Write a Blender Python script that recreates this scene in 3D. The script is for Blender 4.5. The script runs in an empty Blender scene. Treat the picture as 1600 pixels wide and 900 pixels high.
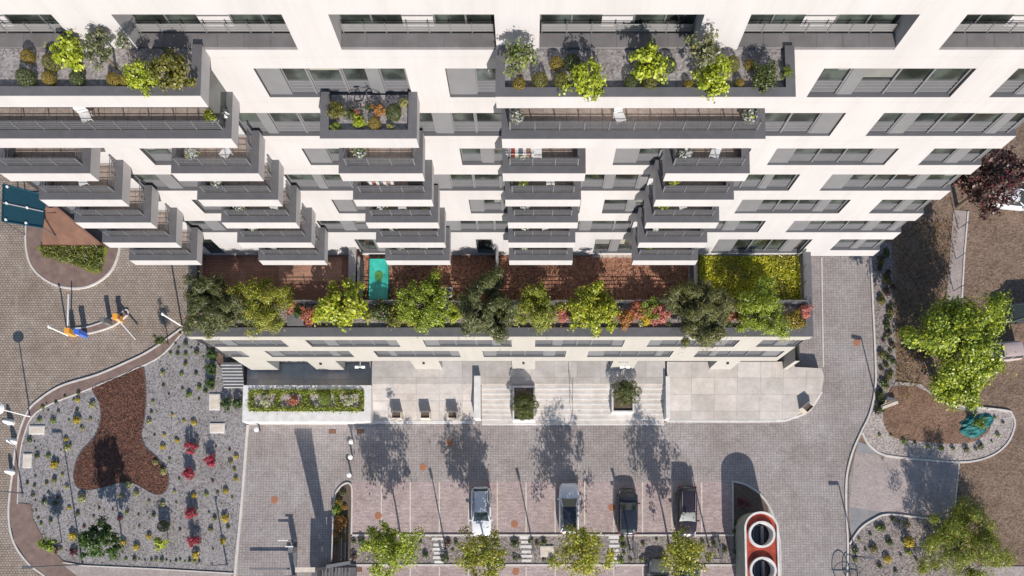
import bpy, math, random
import numpy as np
from mathutils import Vector, Matrix
from mathutils.geometry import tessellate_polygon
rnd = random.Random(7); rs = np.random.RandomState(11)
S = bpy.context.scene; COL = S.collection
# ------------------------------------------------------------------ camera (high above the car park, long lens shift)
FPX, CX, NY, TT, H = 1130.0, 830.0, 847.0, 0.075, 66.0
TH = math.atan(TT); PY = NY - FPX*TT; CT, ST = math.cos(TH), math.sin(TH)
cam = bpy.data.cameras.new('camera'); cam.sensor_width = 36; cam.lens = FPX/1600*36
cam.shift_x = (800-CX)/1600; cam.shift_y = (PY-450)/1600; cam.clip_start = .5; cam.clip_end = 2000
co = bpy.data.objects.new('camera', cam); COL.objects.link(co); co.location = (0, 0, H); co.rotation_euler = (TH, 0, 0); S.camera = co
def ray(px, py):
    x = (px-CX)/FPX; y = -(py-PY)/FPX
    return x, y*CT+ST, y*ST-CT
def G(px, py, z=0.0):                      # ground-plan point at height z
    r = ray(px, py); t = (z-H)/r[2]; return (r[0]*t, r[1]*t)
def F(px, py, Y):                          # (x, z) on the vertical plane Y
    r = ray(px, py); t = Y/r[1]; return (r[0]*t, H+r[2]*t)
def PXM(z): return FPX/(H-z)               # photo pixels per metre at height z
# ------------------------------------------------------------------ light
SUN = Vector((-.205, 1.0, -.535)).normalized()
W = bpy.data.worlds.new('World'); S.world = W; W.use_nodes = True
nt = W.node_tree; bg = nt.nodes['Background']; sky = nt.nodes.new('ShaderNodeTexSky'); sky.sky_type = 'NISHITA'; sky.sun_disc = False
sky.sun_elevation = math.radians(27.7); sky.sun_rotation = math.radians(168.4); sky.air_density = 1.0; sky.dust_density = .4; sky.ozone_density = 2.5
nt.links.new(sky.outputs[0], bg.inputs[0]); bg.inputs[1].default_value = .11
sl = bpy.data.lights.new('sun', 'SUN'); sl.energy = 5.0; sl.angle = math.radians(.5); sl.color = (1, .935, .865)
so = bpy.data.objects.new('sun', sl); COL.objects.link(so); so.location = (10, -60, 40); so.rotation_euler = SUN.to_track_quat('-Z', 'Y').to_euler()
S.view_settings.view_transform = 'Standard'; S.view_settings.look = 'None'; S.view_settings.exposure = .40; S.view_settings.gamma = 1
# ------------------------------------------------------------------ materials
def nmat(name):
    m = bpy.data.materials.new(name); m.use_nodes = True
    n = m.node_tree; return m, n, n.nodes['Principled BSDF']
def coords(n, kind='Object', scale=None, rot=0):
    t = n.nodes.new('ShaderNodeTexCoord'); o = t.outputs[kind]
    if scale or rot:
        mp = n.nodes.new('ShaderNodeMapping'); n.links.new(o, mp.inputs[0])
        if scale: mp.inputs['Scale'].default_value = scale
        mp.inputs['Rotation'].default_value = (0, 0, rot); o = mp.outputs[0]
    return o
def noise(n, co_, scale, detail=4, rough=.6):
    t = n.nodes.new('ShaderNodeTexNoise'); t.inputs['Scale'].default_value = scale; t.inputs['Detail'].default_value = detail; t.inputs['Roughness'].default_value = rough
    n.links.new(co_, t.inputs['Vector']); return t.outputs[0]
def ramp(n, fac, stops):
    r = n.nodes.new('ShaderNodeValToRGB'); e = r.color_ramp.elements
    while len(e) < len(stops): e.new(.5)
    for k, (p, c) in enumerate(stops): e[k].position = p; e[k].color = (*c, 1)
    n.links.new(fac, r.inputs[0]); return r.outputs[0]
def mul(n, a, b, fac=1.0, mode='MULTIPLY'):
    x = n.nodes.new('ShaderNodeMix'); x.data_type = 'RGBA'; x.blend_type = mode
    if isinstance(fac, float): x.inputs[0].default_value = fac
    else: n.links.new(fac, x.inputs[0])
    n.links.new(a, x.inputs[6])
    if isinstance(b, tuple): x.inputs[7].default_value = (*b, 1)
    else: n.links.new(b, x.inputs[7])
    return x.outputs[2]
def bump(n, h, bs, st=.3, d=.02):
    b = n.nodes.new('ShaderNodeBump'); b.inputs['Strength'].default_value = st; b.inputs['Distance'].default_value = d
    n.links.new(h, b.inputs['Height']); n.links.new(b.outputs[0], bs.inputs['Normal'])
def sc(c, k): return tuple(min(1, x*k) for x in c)
def plain(name, c, rough=.7, ns=1.5, amt=.12, metal=0, spec=.5, bm=0):
    m, n, b = nmat(name); o = coords(n)
    nz = noise(n, o, ns, 6, .65); n.links.new(ramp(n, nz, [(.3, sc(c, 1-amt)), (.7, sc(c, 1+amt))]), b.inputs['Base Color'])
    b.inputs['Roughness'].default_value = rough; b.inputs['Metallic'].default_value = metal; b.inputs['Specular IOR Level'].default_value = spec
    if bm: bump(n, noise(n, o, ns*8, 3), b, bm)
    return m
def paver(name, c1, c2, mortar, bw, rh, rot=0, off=.5, ms=.012, stain=.3, stc=(.55, .5, .45), speck=.8):
    m, n, b = nmat(name); o = coords(n, 'Object', None, rot)
    t = n.nodes.new('ShaderNodeTexBrick'); t.inputs['Scale'].default_value = 1; t.inputs['Brick Width'].default_value = bw; t.inputs['Row Height'].default_value = rh
    t.inputs['Mortar Size'].default_value = ms; t.inputs['Mortar Smooth'].default_value = .3; t.offset = off
    t.inputs['Color1'].default_value = (*c1, 1); t.inputs['Color2'].default_value = (*c2, 1); t.inputs['Mortar'].default_value = (*mortar, 1)
    mp = n.nodes.new('ShaderNodeMapping'); mp.inputs['Rotation'].default_value = (0, 0, rot); tc = n.nodes.new('ShaderNodeTexCoord')
    n.links.new(tc.outputs['Object'], mp.inputs[0]); n.links.new(mp.outputs[0], t.inputs['Vector'])
    big = noise(n, o, .16, 8, .72); mid = noise(n, o, 1.1, 5, .7)
    c = mul(n, t.outputs['Color'], ramp(n, big, [(.3, stc), (.68, (1.0, 1.0, 1.0))]), min(1.0, stain*2.2))
    c = mul(n, c, (.62, .56, .51), ramp(n, noise(n, coords(n, 'Object', (1.0, .35, 1.0)), .35, 8, .75), [(.56, (0, 0, 0)), (.75, (stain, stain, stain))]), 'MIX')
    c = mul(n, c, ramp(n, mid, [(.3, (.7, .7, .7)), (.7, (1.0, 1.0, 1.0))]), .8)
    sp = noise(n, o, 7, 2, .5); c = mul(n, c, ramp(n, sp, [(.35, (.72, .71, .7)), (.62, (1.0, 1.0, 1.0))]), speck)
    n.links.new(c, b.inputs['Base Color']); b.inputs['Roughness'].default_value = .85; bump(n, t.outputs['Fac'], b, -.35, .01)
    return m
def grains(name, cols, scale, rough=.95, big=.25, bs=.6):
    m, n, b = nmat(name); o = coords(n)
    v = n.nodes.new('ShaderNodeTexVoronoi'); v.inputs['Scale'].default_value = scale; n.links.new(o, v.inputs['Vector'])
    bw = n.nodes.new('ShaderNodeSeparateColor'); n.links.new(v.outputs['Color'], bw.inputs[0])
    k = len(cols); c = ramp(n, bw.outputs[0], [(i/max(1, k-1), x) for i, x in enumerate(cols)])
    c = mul(n, c, ramp(n, noise(n, o, .38, 9, .75), [(.32, (.5, .47, .44)), (.5, (.85, .84, .82)), (.68, (1, 1, 1))]), big*2 if big < .5 else 1.0)
    n.links.new(c, b.inputs['Base Color']); b.inputs['Roughness'].default_value = rough; bump(n, v.outputs['Distance'], b, bs, .05)
    return m
def leafmat(name, c, var=.45, trans=.35):
    m = bpy.data.materials.new(name); m.use_nodes = True; n = m.node_tree; n.nodes.clear()
    out = n.nodes.new('ShaderNodeOutputMaterial'); g = n.nodes.new('ShaderNodeNewGeometry')
    lo = (c[0]*(1-var)*.85, c[1]*(1-var), c[2]*(1-var)); hi = (c[0]*(1+var), c[1]*(1+var*.75), c[2]*(1+var*.4))
    col = ramp(n, g.outputs['Random Per Island'], [(0, lo), (.55, c), (1, hi)])
    d = n.nodes.new('ShaderNodeBsdfDiffuse'); t = n.nodes.new('ShaderNodeBsdfTranslucent'); x = n.nodes.new('ShaderNodeMixShader'); x.inputs[0].default_value = trans
    gl = n.nodes.new('ShaderNodeBsdfGlossy'); gl.inputs['Roughness'].default_value = .45; gl.inputs['Color'].default_value = (1, 1, 1, 1)
    y = n.nodes.new('ShaderNodeMixShader'); y.inputs[0].default_value = .035
    n.links.new(col, d.inputs[0]); n.links.new(col, t.inputs[0]); n.links.new(d.outputs[0], x.inputs[1]); n.links.new(t.outputs[0], x.inputs[2])
    n.links.new(x.outputs[0], y.inputs[1]); n.links.new(gl.outputs[0], y.inputs[2]); n.links.new(y.outputs[0], out.inputs[0]); return m
def glass(name, c, rough=.06):
    m, n, b = nmat(name); o = coords(n)
    nz = noise(n, o, .9, 2, .4); n.links.new(ramp(n, nz, [(.38, sc(c, .5)), (.5, c), (.62, sc(c, 2.2))]), b.inputs['Base Color'])
    b.inputs['Roughness'].default_value = rough; b.inputs['Specular IOR Level'].default_value = .8; return m
M = {}
def smoke(name, c=(.16, .165, .18), tc=(.9, .91, .92), f=.36):
    m = bpy.data.materials.new(name); m.use_nodes = True; n = m.node_tree; b = n.nodes['Principled BSDF']; b.inputs['Base Color'].default_value = (*c, 1); b.inputs['Roughness'].default_value = .12
    t = n.nodes.new('ShaderNodeBsdfTransparent'); t.inputs[0].default_value = (*tc, 1); x = n.nodes.new('ShaderNodeMixShader'); x.inputs[0].default_value = f
    n.links.new(t.outputs[0], x.inputs[1]); n.links.new(b.outputs[0], x.inputs[2]); n.links.new(x.outputs[0], n.nodes['Material Output'].inputs[0]); return m
M['smoke'] = smoke('smoked_glass'); M['blueglass'] = smoke('blue_glass', (.025, .085, .115), (.3, .5, .56), .6)
def wallmat(name, c):
    m, n, b = nmat(name); o = coords(n)
    st = noise(n, coords(n, 'Object', (1.2, 1.2, .12)), 1.0, 6, .7); c1 = ramp(n, st, [(.25, sc(c, .9)), (.6, c)])
    c1 = mul(n, c1, ramp(n, noise(n, o, .35, 3, .5), [(.3, (.93, .93, .93)), (.7, (1, 1, 1))]), 1.0)
    n.links.new(c1, b.inputs['Base Color']); b.inputs['Roughness'].default_value = .8; bump(n, noise(n, o, 40, 2), b, .08, .005); return m
M['white'] = wallmat('white_render', (.45, .433, .43))
M['cream'] = wallmat('cream_render', (.40, .38, .34))
M['joint'] = plain('joint', (.42, .4, .38))
M['dark'] = plain('anthracite_metal', (.115, .113, .12), .5, 2, .12)
M['grey'] = plain('grey_metal', (.115, .115, .122), .45, 1.2, .10)
M['lgrey'] = plain('light_grey_panel', (.165, .165, .172), .45, 1.2, .08)
M['rail'] = plain('steel_rail', (.20, .20, .21), .35, 2, .1, metal=.3)
M['palerail'] = plain('pale_rail', (.28, .275, .27), .4, 2, .06)
M['tray'] = plain('zinc_sheet', (.16, .15, .15), .5, 1.0, .2)
M['glass'] = glass('window_glass', (.03, .036, .032))
M['glassblue'] = glass('shop_glass', (.05, .09, .12))
M['blind'] = plain('blind', (.27, .26, .21), .8)
M['curtain'] = plain('curtain', (.16, .16, .15), .9); M['brownblind'] = plain('brown_blind', (.13, .10, .08), .9)
M['tile'] = paver('balcony_tile', (.66, .54, .46), (.6, .49, .42), (.25, .2, .17), .6, .6, 0, 0, .015, .2)
M['deck'] = paver('timber_deck', (.40, .205, .145), (.33, .17, .12), (.12, .06, .04), 2.4, .14, 0, .5, .012, .3)
M['soil'] = grains('red_soil', [(.20, .09, .055), (.34, .16, .10), (.46, .24, .155)], 9, big=.4)
M['earth'] = grains('brown_earth', [(.15, .085, .055), (.22, .13, .085), (.29, .18, .125), (.19, .11, .07)], 8, big=.45)
M['mulch'] = grains('bark_mulch', [(.075, .03, .02), (.14, .055, .034), (.24, .11, .075), (.11, .045, .03)], 8, big=.3)
M['gravel'] = grains('grey_gravel', [(.17, .155, .155), (.265, .245, .243), (.37, .342, .335), (.23, .213, .21)], 9, big=.3, bs=.3)
M['gravelb'] = grains('brown_gravel', [(.12, .10, .095), (.24, .205, .19), (.38, .33, .31), (.18, .15, .14)], 9, big=.3)
M['pinkgravel'] = grains('pale_gravel', [(.25, .21, .19), (.38, .33, .30), (.52, .46, .43)], 9, big=.25)
M['dirt'] = grains('bare_dirt', [(.15, .098, .068), (.21, .142, .10), (.275, .195, .145), (.185, .122, .086)], 6, big=.45)
M['cobble'] = paver('brown_cobbles', (.57, .48, .405), (.46, .385, .32), (.19, .16, .13), .28, .22, .0, .5, .03, .45, (.6, .52, .45))
M['paver'] = paver('grey_pavers', (.52, .47, .45), (.43, .395, .385), (.29, .27, .265), .25, .23, 0, 0, .022, .42, (.62, .56, .52))
M['bay'] = paver('red_grey_pavers', (.62, .50, .485), (.46, .37, .36), (.3, .24, .235), .4, .13, 0, .5, .014, .3, (.7, .64, .6))
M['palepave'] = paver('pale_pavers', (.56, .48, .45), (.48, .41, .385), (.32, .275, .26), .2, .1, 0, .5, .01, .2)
M['plaza'] = paver('concrete_slabs', (.66, .615, .58), (.52, .485, .46), (.38, .35, .33), 2.1, 1.5, 0, 0, .02, .5, (.74, .69, .64), .25)
M['concrete'] = plain('pale_concrete', (.62, .60, .575), .85, 1.4, .16, bm=.1)
M['step'] = plain('step_stone', (.52, .475, .435), .85, .8, .22)
M['kerb'] = plain('kerb_stone', (.55, .51, .47), .9, 1.5, .14)
M['paint'] = plain('road_paint', (.56, .51, .44), .8, 3, .16)
M['asphalt'] = plain('red_asphalt', (.20, .135, .112), .95, 1.4, .25, bm=.3)
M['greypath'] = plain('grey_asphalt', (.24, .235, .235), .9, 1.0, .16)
M['manhole'] = plain('rusty_iron', (.33, .15, .075), .85, 5, .25)
M['hatch'] = plain('hatch_concrete', (.60, .52, .43), .85, 2, .15)
M['deckpale'] = paver('pale_timber', (.56, .32, .225), (.5, .285, .2), (.25, .13, .09), 2.4, .14, 0, .5, .01, .25)
M['corten'] = plain('corten_steel', (.125, .058, .035), .7, .9, .28)
M['tarp'] = plain('teal_tarp', (.04, .42, .34), .45, 2.2, .25)
M['tarpdark'] = plain('puddle', (.07, .20, .05), .2, 3, .4)
M['darkteal'] = plain('dark_teal_net', (.015, .13, .125), .7, 5, .6)
M['redtop'] = plain('red_coating', (.34, .05, .022), .7, 1.1, .6)
M['wht'] = plain('white_paint', (.8, .79, .77), .5, 2, .05)
M['orange'] = plain('orange_paint', (.75, .33, .05), .5, 2, .08)
M['blue'] = plain('blue_paint', (.05, .14, .55), .5, 2, .08)
M['bark'] = plain('bark', (.13, .095, .07), .95, 4, .3, bm=.5)
M['rub'] = plain('rubber', (.02, .02, .022), .8)
M['brickred'] = plain('brick_red', (.38, .17, .11), .8, 3, .2)
M['black'] = plain('black_plastic', (.025, .025, .027), .5)
M['soilbrown'] = plain('planter_soil', (.11, .08, .06), .95, 4, .3)
M['grassbase'] = plain('lawn_base', (.15, .17, .02), .95, .8, .45)
LEAF = dict(lime=(.36, .42, .03), yellow=(.33, .31, .032), mid=(.20, .27, .03), dark=(.085, .11, .026), pine=(.155, .165, .062), olive=(.17, .165, .03), gold=(.27, .20, .022),
            grey=(.21, .22, .13), purple=(.095, .055, .042), green=(.065, .12, .018), pink=(.55, .2, .16), coral=(.48, .17, .10), redfl=(.55, .025, .10), yfl=(.62, .45, .02), wfl=(.85, .82, .80),
            pale=(.38, .38, .14), orange=(.42, .2, .05), grass=(.48, .47, .025), conif=(.11, .13, .02), wine=(.14, .02, .035))
for k, c in LEAF.items(): M['L_'+k] = leafmat('leaf_'+k, c, .45 if k not in ('redfl', 'yfl', 'wfl') else .2)
# ------------------------------------------------------------------ mesh builder
class MB:
    def __init__(s): s.v = []; s.f = []; s.m = []
    def add(s, vs, fs, m=0):
        k = len(s.v); s.v += [tuple(p) for p in vs]; s.f += [tuple(i+k for i in f) for f in fs]; s.m += [m]*len(fs)
    def quad(s, a, b, c, d, m=0): s.add([a, b, c, d], [(0, 1, 2, 3)], m)
    def box(s, x0, x1, y0, y1, z0, z1, m=0, skip=''):
        vs = [(x, y, z) for z in (z0, z1) for y in (y0, y1) for x in (x0, x1)]
        fs = dict(d=(0, 2, 3, 1), u=(4, 5, 7, 6), s=(0, 1, 5, 4), n=(2, 6, 7, 3), w=(0, 4, 6, 2), e=(1, 3, 7, 5))
        s.add(vs, [f for k, f in fs.items() if k not in skip], m)
    def tube(s, pts, rad, n=8, m=0, caps=True):
        pts = [Vector(p) for p in pts]; R = rad if isinstance(rad, (list, tuple)) else [rad]*len(pts)
        rings = []
        for i, p in enumerate(pts):
            d = (pts[min(i+1, len(pts)-1)]-pts[max(i-1, 0)]).normalized(); a = d.orthogonal().normalized(); b = d.cross(a)
            if i and rings:
                a = (pa - d*pa.dot(d)).normalized(); b = d.cross(a)
            pa = a; rings.append([p+(a*math.cos(t)+b*math.sin(t))*R[i] for t in [2*math.pi*k/n for k in range(n)]])
        vs = [q for r in rings for q in r]; fs = []
        for i in range(len(rings)-1):
            for k in range(n): fs.append((i*n+k, i*n+(k+1) % n, (i+1)*n+(k+1) % n, (i+1)*n+k))
        if caps: fs += [tuple(range(n))[::-1], tuple((len(rings)-1)*n+k for k in range(n))]
        s.add(vs, fs, m)
    def prism(s, pts, z0, z1, m=0, mside=None, bottom=False):       # pts: plan polygon; z1 may be a list per point
        n = len(pts); zs1 = z1 if isinstance(z1, (list, tuple)) else [z1]*n; zs0 = z0 if isinstance(z0, (list, tuple)) else [z0]*n
        if sum(pts[i][0]*pts[(i+1) % n][1]-pts[(i+1) % n][0]*pts[i][1] for i in range(n)) < 0:
            pts = pts[::-1]; zs1 = zs1[::-1]; zs0 = zs0[::-1]
        top = [(p[0], p[1], z) for p, z in zip(pts, zs1)]; bot = [(p[0], p[1], z) for p, z in zip(pts, zs0)]
        tri = tessellate_polygon([[Vector((p[0], p[1], 0)) for p in pts]]); T = []
        for t in tri:
            a, b, c = [pts[i] for i in t]
            T.append(tuple(t) if (b[0]-a[0])*(c[1]-a[1])-(b[1]-a[1])*(c[0]-a[0]) > 0 else tuple(t)[::-1])
        s.add(top, T, m)
        s.add(bot+top, [(i, (i+1) % n, n+(i+1) % n, n+i) for i in range(n)], m if mside is None else mside)
        if bottom: s.add(bot, [t[::-1] for t in T], m)
    def build(s, name, mats, parent=None, smooth=False, org=(0, 0, 0)):
        me = bpy.data.meshes.new(name); o = org
        me.from_pydata([(p[0]-o[0], p[1]-o[1], p[2]-o[2]) for p in s.v], [], s.f)
        for x in (mats if isinstance(mats, (list, tuple)) else [mats]): me.materials.append(M[x] if isinstance(x, str) else x)
        me.polygons.foreach_set('material_index', s.m)
        if smooth: me.polygons.foreach_set('use_smooth', [True]*len(s.f))
        me.update(); ob = bpy.data.objects.new(name, me); COL.objects.link(ob)
        if parent: ob.parent = parent
        return ob
def tag(o, label, cat, group=None, kind=None):
    o['label'] = label; o['category'] = cat
    if group: o['group'] = group
    if kind: o['kind'] = kind
    return o
def thing(name, label, cat, loc=(0, 0, 0), rz=0, group=None):
    o = bpy.data.objects.new(name, None); COL.objects.link(o); o.location = loc; o.rotation_euler = (0, 0, rz); return tag(o, label, cat, group)
def dup(o, loc, rz=0, label=None, scale=None):
    c = o.copy(); COL.objects.link(c); c.location = loc; c.rotation_euler = (0, 0, rz)
    if scale: c.scale = scale if isinstance(scale, tuple) else (scale,)*3
    if label: c['label'] = label
    for ch in o.children:
        d = ch.copy(); COL.objects.link(d); d.parent = c
        for g in ch.children:
            e = g.copy(); COL.objects.link(e); e.parent = d
    return c
def struct(o): o['kind'] = 'structure'; return o
def smoothpts(pts, closed=True, n=6):
    out = []; L = len(pts)
    rng = range(L) if closed else range(L-1)
    for i in rng:
        p0, p1, p2, p3 = [pts[(i+k) % L] if closed else pts[min(max(i+k, 0), L-1)] for k in (-1, 0, 1, 2)]
        for t in [j/n for j in range(n)]:
            out.append(tuple(.5*((2*b)+(-a+c)*t+(2*a-5*b+4*c-d)*t*t+(-a+3*b-3*c+d)*t**3) for a, b, c, d in zip(p0, p1, p2, p3)))
    if not closed: out.append(tuple(pts[-1]))
    return out
def sheet(name, px, z, mat, sm=False, z0=None, mside=None):
    if sm: px = smoothpts(px)
    pts = [G(x, y, z) for x, y in px]; mb = MB(); mb.prism(pts, -.05 if z0 is None else z0, z, 0, 1 if mside else None)
    return struct(mb.build(name, [mat, mside] if mside else mat))
def ribbon(name, px, w, h, mat, closed=False, sm=True, z0=-.05, build=True, mb=None):
    if sm: px = smoothpts(px, closed)
    P = [Vector(G(x, y, h)) for x, y in px]; n = len(P); L = []; R = []
    for i in range(n):
        a = P[(i-1) % n] if closed or i else P[0]; b = P[(i+1) % n] if closed or i < n-1 else P[-1]
        d = (b-a).normalized(); nn = Vector((-d.y, d.x))*w/2; L.append(P[i]+nn); R.append(P[i]-nn)
    mb = mb or MB(); rng = range(n) if closed else range(n-1)
    for i in rng:
        j = (i+1) % n
        mb.quad((*R[i], h), (*R[j], h), (*L[j], h), (*L[i], h)); mb.quad((*R[i], z0), (*R[j], z0), (*R[j], h), (*R[i], h)); mb.quad((*L[j], z0), (*L[i], z0), (*L[i], h), (*L[j], h))
    if not closed:
        for i, s in ((0, 1), (n-1, -1)): mb.quad((*L[i], z0), (*R[i], z0), (*R[i], h), (*L[i], h))
    return struct(mb.build(name, mat)) if build else mb
# ------------------------------------------------------------------ foliage
def leaf_arrays(C, N, size, aspect=.6, jitter=.35):
    n = len(C); N = N/np.linalg.norm(N, axis=1, keepdims=True)
    r = rs.normal(size=(n, 3)); a = np.cross(N, r); a /= np.linalg.norm(a, axis=1, keepdims=True)+1e-9; b = np.cross(N, a)
    s = size*(1+jitter*rs.uniform(-1, 1, (n, 1))); la = a*s; lb = b*s*aspect
    V = np.stack([C-la*.5, C+lb*.5+N*s*.06, C+la*.5, C-lb*.5+N*s*.06], 1).reshape(-1, 3); return V
def leaf_mesh(name, V, mats, mi=None):
    n = len(V)//4; me = bpy.data.meshes.new(name); me.vertices.add(n*4); me.vertices.foreach_set('co', V.astype(np.float32).ravel())
    me.loops.add(n*4); me.loops.foreach_set('vertex_index', np.arange(n*4, dtype=np.int32)); me.polygons.add(n)
    me.polygons.foreach_set('loop_start', np.arange(0, n*4, 4, dtype=np.int32)); me.polygons.foreach_set('loop_total', np.full(n, 4, dtype=np.int32))
    for x in mats: me.materials.append(M[x])
    if mi is not None: me.polygons.foreach_set('material_index', mi.astype(np.int32))
    me.update(); me.validate(); return me
def clump_cloud(r, h, K, n, rc, size, aspect=.6, shell=.55, up=.6, gap=0):
    # K clumps inside an ellipsoid of radius r and half height h; returns leaf vertices about the crown centre
    D = rs.normal(size=(K, 3)); D /= np.linalg.norm(D, axis=1, keepdims=True); rad = shell+(1-shell)*rs.uniform(0, 1, (K, 1))**.7
    lob = 1+.22*np.sin(3*np.arctan2(D[:, 1], D[:, 0])+rs.uniform(0, 6))+.17*np.sin(5*np.arctan2(D[:, 1], D[:, 0])+rs.uniform(0, 6))
    E = np.array([r, r, h]); CC = D*rad*E*lob[:, None]*np.clip(1-rc/r*.7, .2, 1)
    idx = rs.randint(0, K, n); off = rs.normal(size=(n, 3)); off /= np.linalg.norm(off, axis=1, keepdims=True); off *= rc*(rs.uniform(0, 1, (n, 1))**.5)*rs.uniform(.6, 1.25, (K, 1))[idx]
    off[:, 2] *= .75; st_ = (rs.uniform(0, 1, (n, 1)) < .06); C = CC[idx]*(1+st_*rs.uniform(0, .25, (n, 1)))+off*(1+st_*.5); N = off/rc+np.array([0, 0, up])+.55*rs.normal(size=(n, 3))+.35*CC[idx]/E
    return leaf_arrays(C, N, size, aspect), CC
def tree(name, px, py, zc, r, h, leaf, label, cat='tree', z0=0, K=46, n=3400, rc=.55, size=.2, aspect=.6, group=None, pine=False, lean=0, shell=.55, rpx=True, extra=None, tr=.09):
    """crown centre seen at (px,py) at height zc above z0; r in photo pixels"""
    zt = z0+zc; x, y = G(px, py, zt); R = r/PXM(zt) if rpx else r
    t = thing(name, label, cat, (x, y, z0), 0, group)
    if pine: V, CC = clump_cloud(R, h, K, n, rc, size, .16, shell, .9)
    else: V, CC = clump_cloud(R, h, K, n, rc, size, aspect, shell)
    V[:, 2] += zc; mats = ['L_'+leaf]; mi = None
    if extra:
        mats.append('L_'+extra[0]); mi = (rs.uniform(0, 1, len(V)//4) < extra[1])
    o = bpy.data.objects.new('crown', leaf_mesh('crown', V, mats, mi)); COL.objects.link(o); o.parent = t
    mb = MB(); top = zc-h*.25
    mb.tube([(0, 0, -.05), (.04*R, .02, top*.45), (lean*R-.02, .03*R, top), (lean*R, 0, zc+h*.35)], [tr*1.25, tr, tr*.7, tr*.25], 8)
    for k in range(0, min(len(CC), 26)):
        c = CC[k]; s = (.02, .02, max(.2, top*(.55+.5*rnd.random()))); e = (c[0], c[1], c[2]+zc)
        mb.tube([s, ((s[0]+e[0])*.5, (s[1]+e[1])*.5, (s[2]+e[2])*.5-.08), e], [tr*.42, tr*.28, tr*.1], 5, 0, False)
    mb.build('trunk', 'bark', t); return t
PROTO = {}
def ball_cloud(n=2300):
    D = rs.normal(size=(n, 3)); D /= np.linalg.norm(D, axis=1, keepdims=True); C = D*np.array([1, 1, .92])*rs.uniform(.84, 1.04, (n, 1)); return leaf_arrays(C, D+.5*rs.normal(size=(n, 3)), .125, .6), C
def bush_mesh(kind, R=1.0):
    """unit-ish radius shrub meshes, several variants per kind"""
    if kind in PROTO: return PROTO[kind]
    base, *ex = kind.replace('ball:', '').split('+'); L = []
    for v in range(3):
        V, CC = ball_cloud() if kind.startswith('ball:') else clump_cloud(1.16, .9, 44, 2000, .36, .16, .6, .6); V[:, 2] += .8
        mats = ['L_'+base]; mi = None
        if ex:
            mats.append('L_'+ex[0]); up = V.reshape(-1, 4, 3).mean(1); mi = (rs.uniform(0, 1, len(up)) < .75) & (up[:, 2] > .55)
        L.append(leaf_mesh('shrub', V, mats, mi))
    PROTO[kind] = L; return L
def bush(name, px, py, r, kind, label, z0=0, cat='shrub', group=None, hs=1.0):
    """r in photo pixels; (px,py) the middle of the shrub"""
    if 'ball' in label: kind = 'ball:'+kind
    R = r/PXM(z0+.4); x, y = G(px, py, z0+R*.8*hs); me = rnd.choice(bush_mesh(kind))
    o = bpy.data.objects.new(name, me); COL.objects.link(o); o.location = (x, y, z0-.02); o.scale = (R, R, R*hs); o.rotation_euler = (0, 0, rnd.uniform(0, 6.28)); return tag(o, label, cat, group)
def tuft_mesh(kind):
    k = 'tuft_'+kind
    if k in PROTO: return PROTO[k]
    base, *ex = kind.split('+'); L = []
    for v in range(4):
        n = 130; a = rs.uniform(0, 6.28, n); q = rs.uniform(0, 1, n)**.6; C = np.stack([np.cos(a)*q*.8, np.sin(a)*q*.8, .25+.75*(1-q*.6)*rs.uniform(.3, 1, n)], 1)
        N = C*np.array([1, 1, .3])+rs.normal(size=(n, 3))*.5+np.array([0, 0, .5]); V = leaf_arrays(C, N, .42, .42)
        mats = ['L_'+base]; mi = None
        if ex: mats.append('L_'+ex[0]); mi = (rs.uniform(0, 1, n) < .8) & (C[:, 2] > .45)
        L.append(leaf_mesh('plant', V, mats, mi))
    PROTO[k] = L; return L
def tuft(name, px, py, r, kind, label, z0=0, cat='plant', group=None, hs=1.0):
    R = r/PXM(z0); x, y = G(px, py, z0+R*.4*hs); o = bpy.data.objects.new(name, rnd.choice(tuft_mesh(kind))); COL.objects.link(o)
    s = R*rnd.uniform(.85, 1.2); o.location = (x, y, z0-.01); o.scale = (s, s, s*hs); o.rotation_euler = (0, 0, rnd.uniform(0, 6.28)); return tag(o, label, cat, group)
# ================================================================== THE SETTING
mb = MB(); mb.box(-260, 260, -160, 320, -.4, 0); struct(mb.build('ground', 'dirt'))
sheet('cobbled_road', [(-420, 40), (290, 40), (300, 400), (296, 505), (285, 515), (235, 546), (150, 586), (95, 603), (60, 625), (40, 645), (25, 690), (18, 740), (15, 800), (22, 850), (60, 900), (100, 1000), (-420, 1000)], .012, 'cobble')
sheet('driveway', [(290, 640), (760, 660), (1040, 660), (1220, 656), (1262, 640), (1284, 600), (1284, 577), (1236, 576), (1236, 400), (1236, 180), (1355, 180), (1360, 400), (1366, 520), (1368, 600), (1358, 650), (1338, 690), (1325, 740), (1324, 800), (1327, 850), (1323, 900), (1318, 1000), (360, 1000)], .016, 'paver')
sheet('parking_bays', [(548, 752.5), (1147, 752.5), (1147, 836), (548, 836)], .02, 'bay')
sheet('parking_bays', [(548, 884), (1150, 884), (1150, 1000), (548, 1000)], .02, 'bay')
mb = MB()
for x in (596, 641, 686.5, 732, 777, 822, 867.5, 913.5, 959, 1004, 1050, 1096.5):
    for a, b in ((753, 834), (886, 1000)):
        P = [G(x-.9, a, .024), G(x+.9, a, .024), G(x+.9, b, .024), G(x-.9, b, .024)]; mb.quad(*[(*p, .024) for p in P][::-1])
struct(mb.build('bay_lines', 'paint'))
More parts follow.
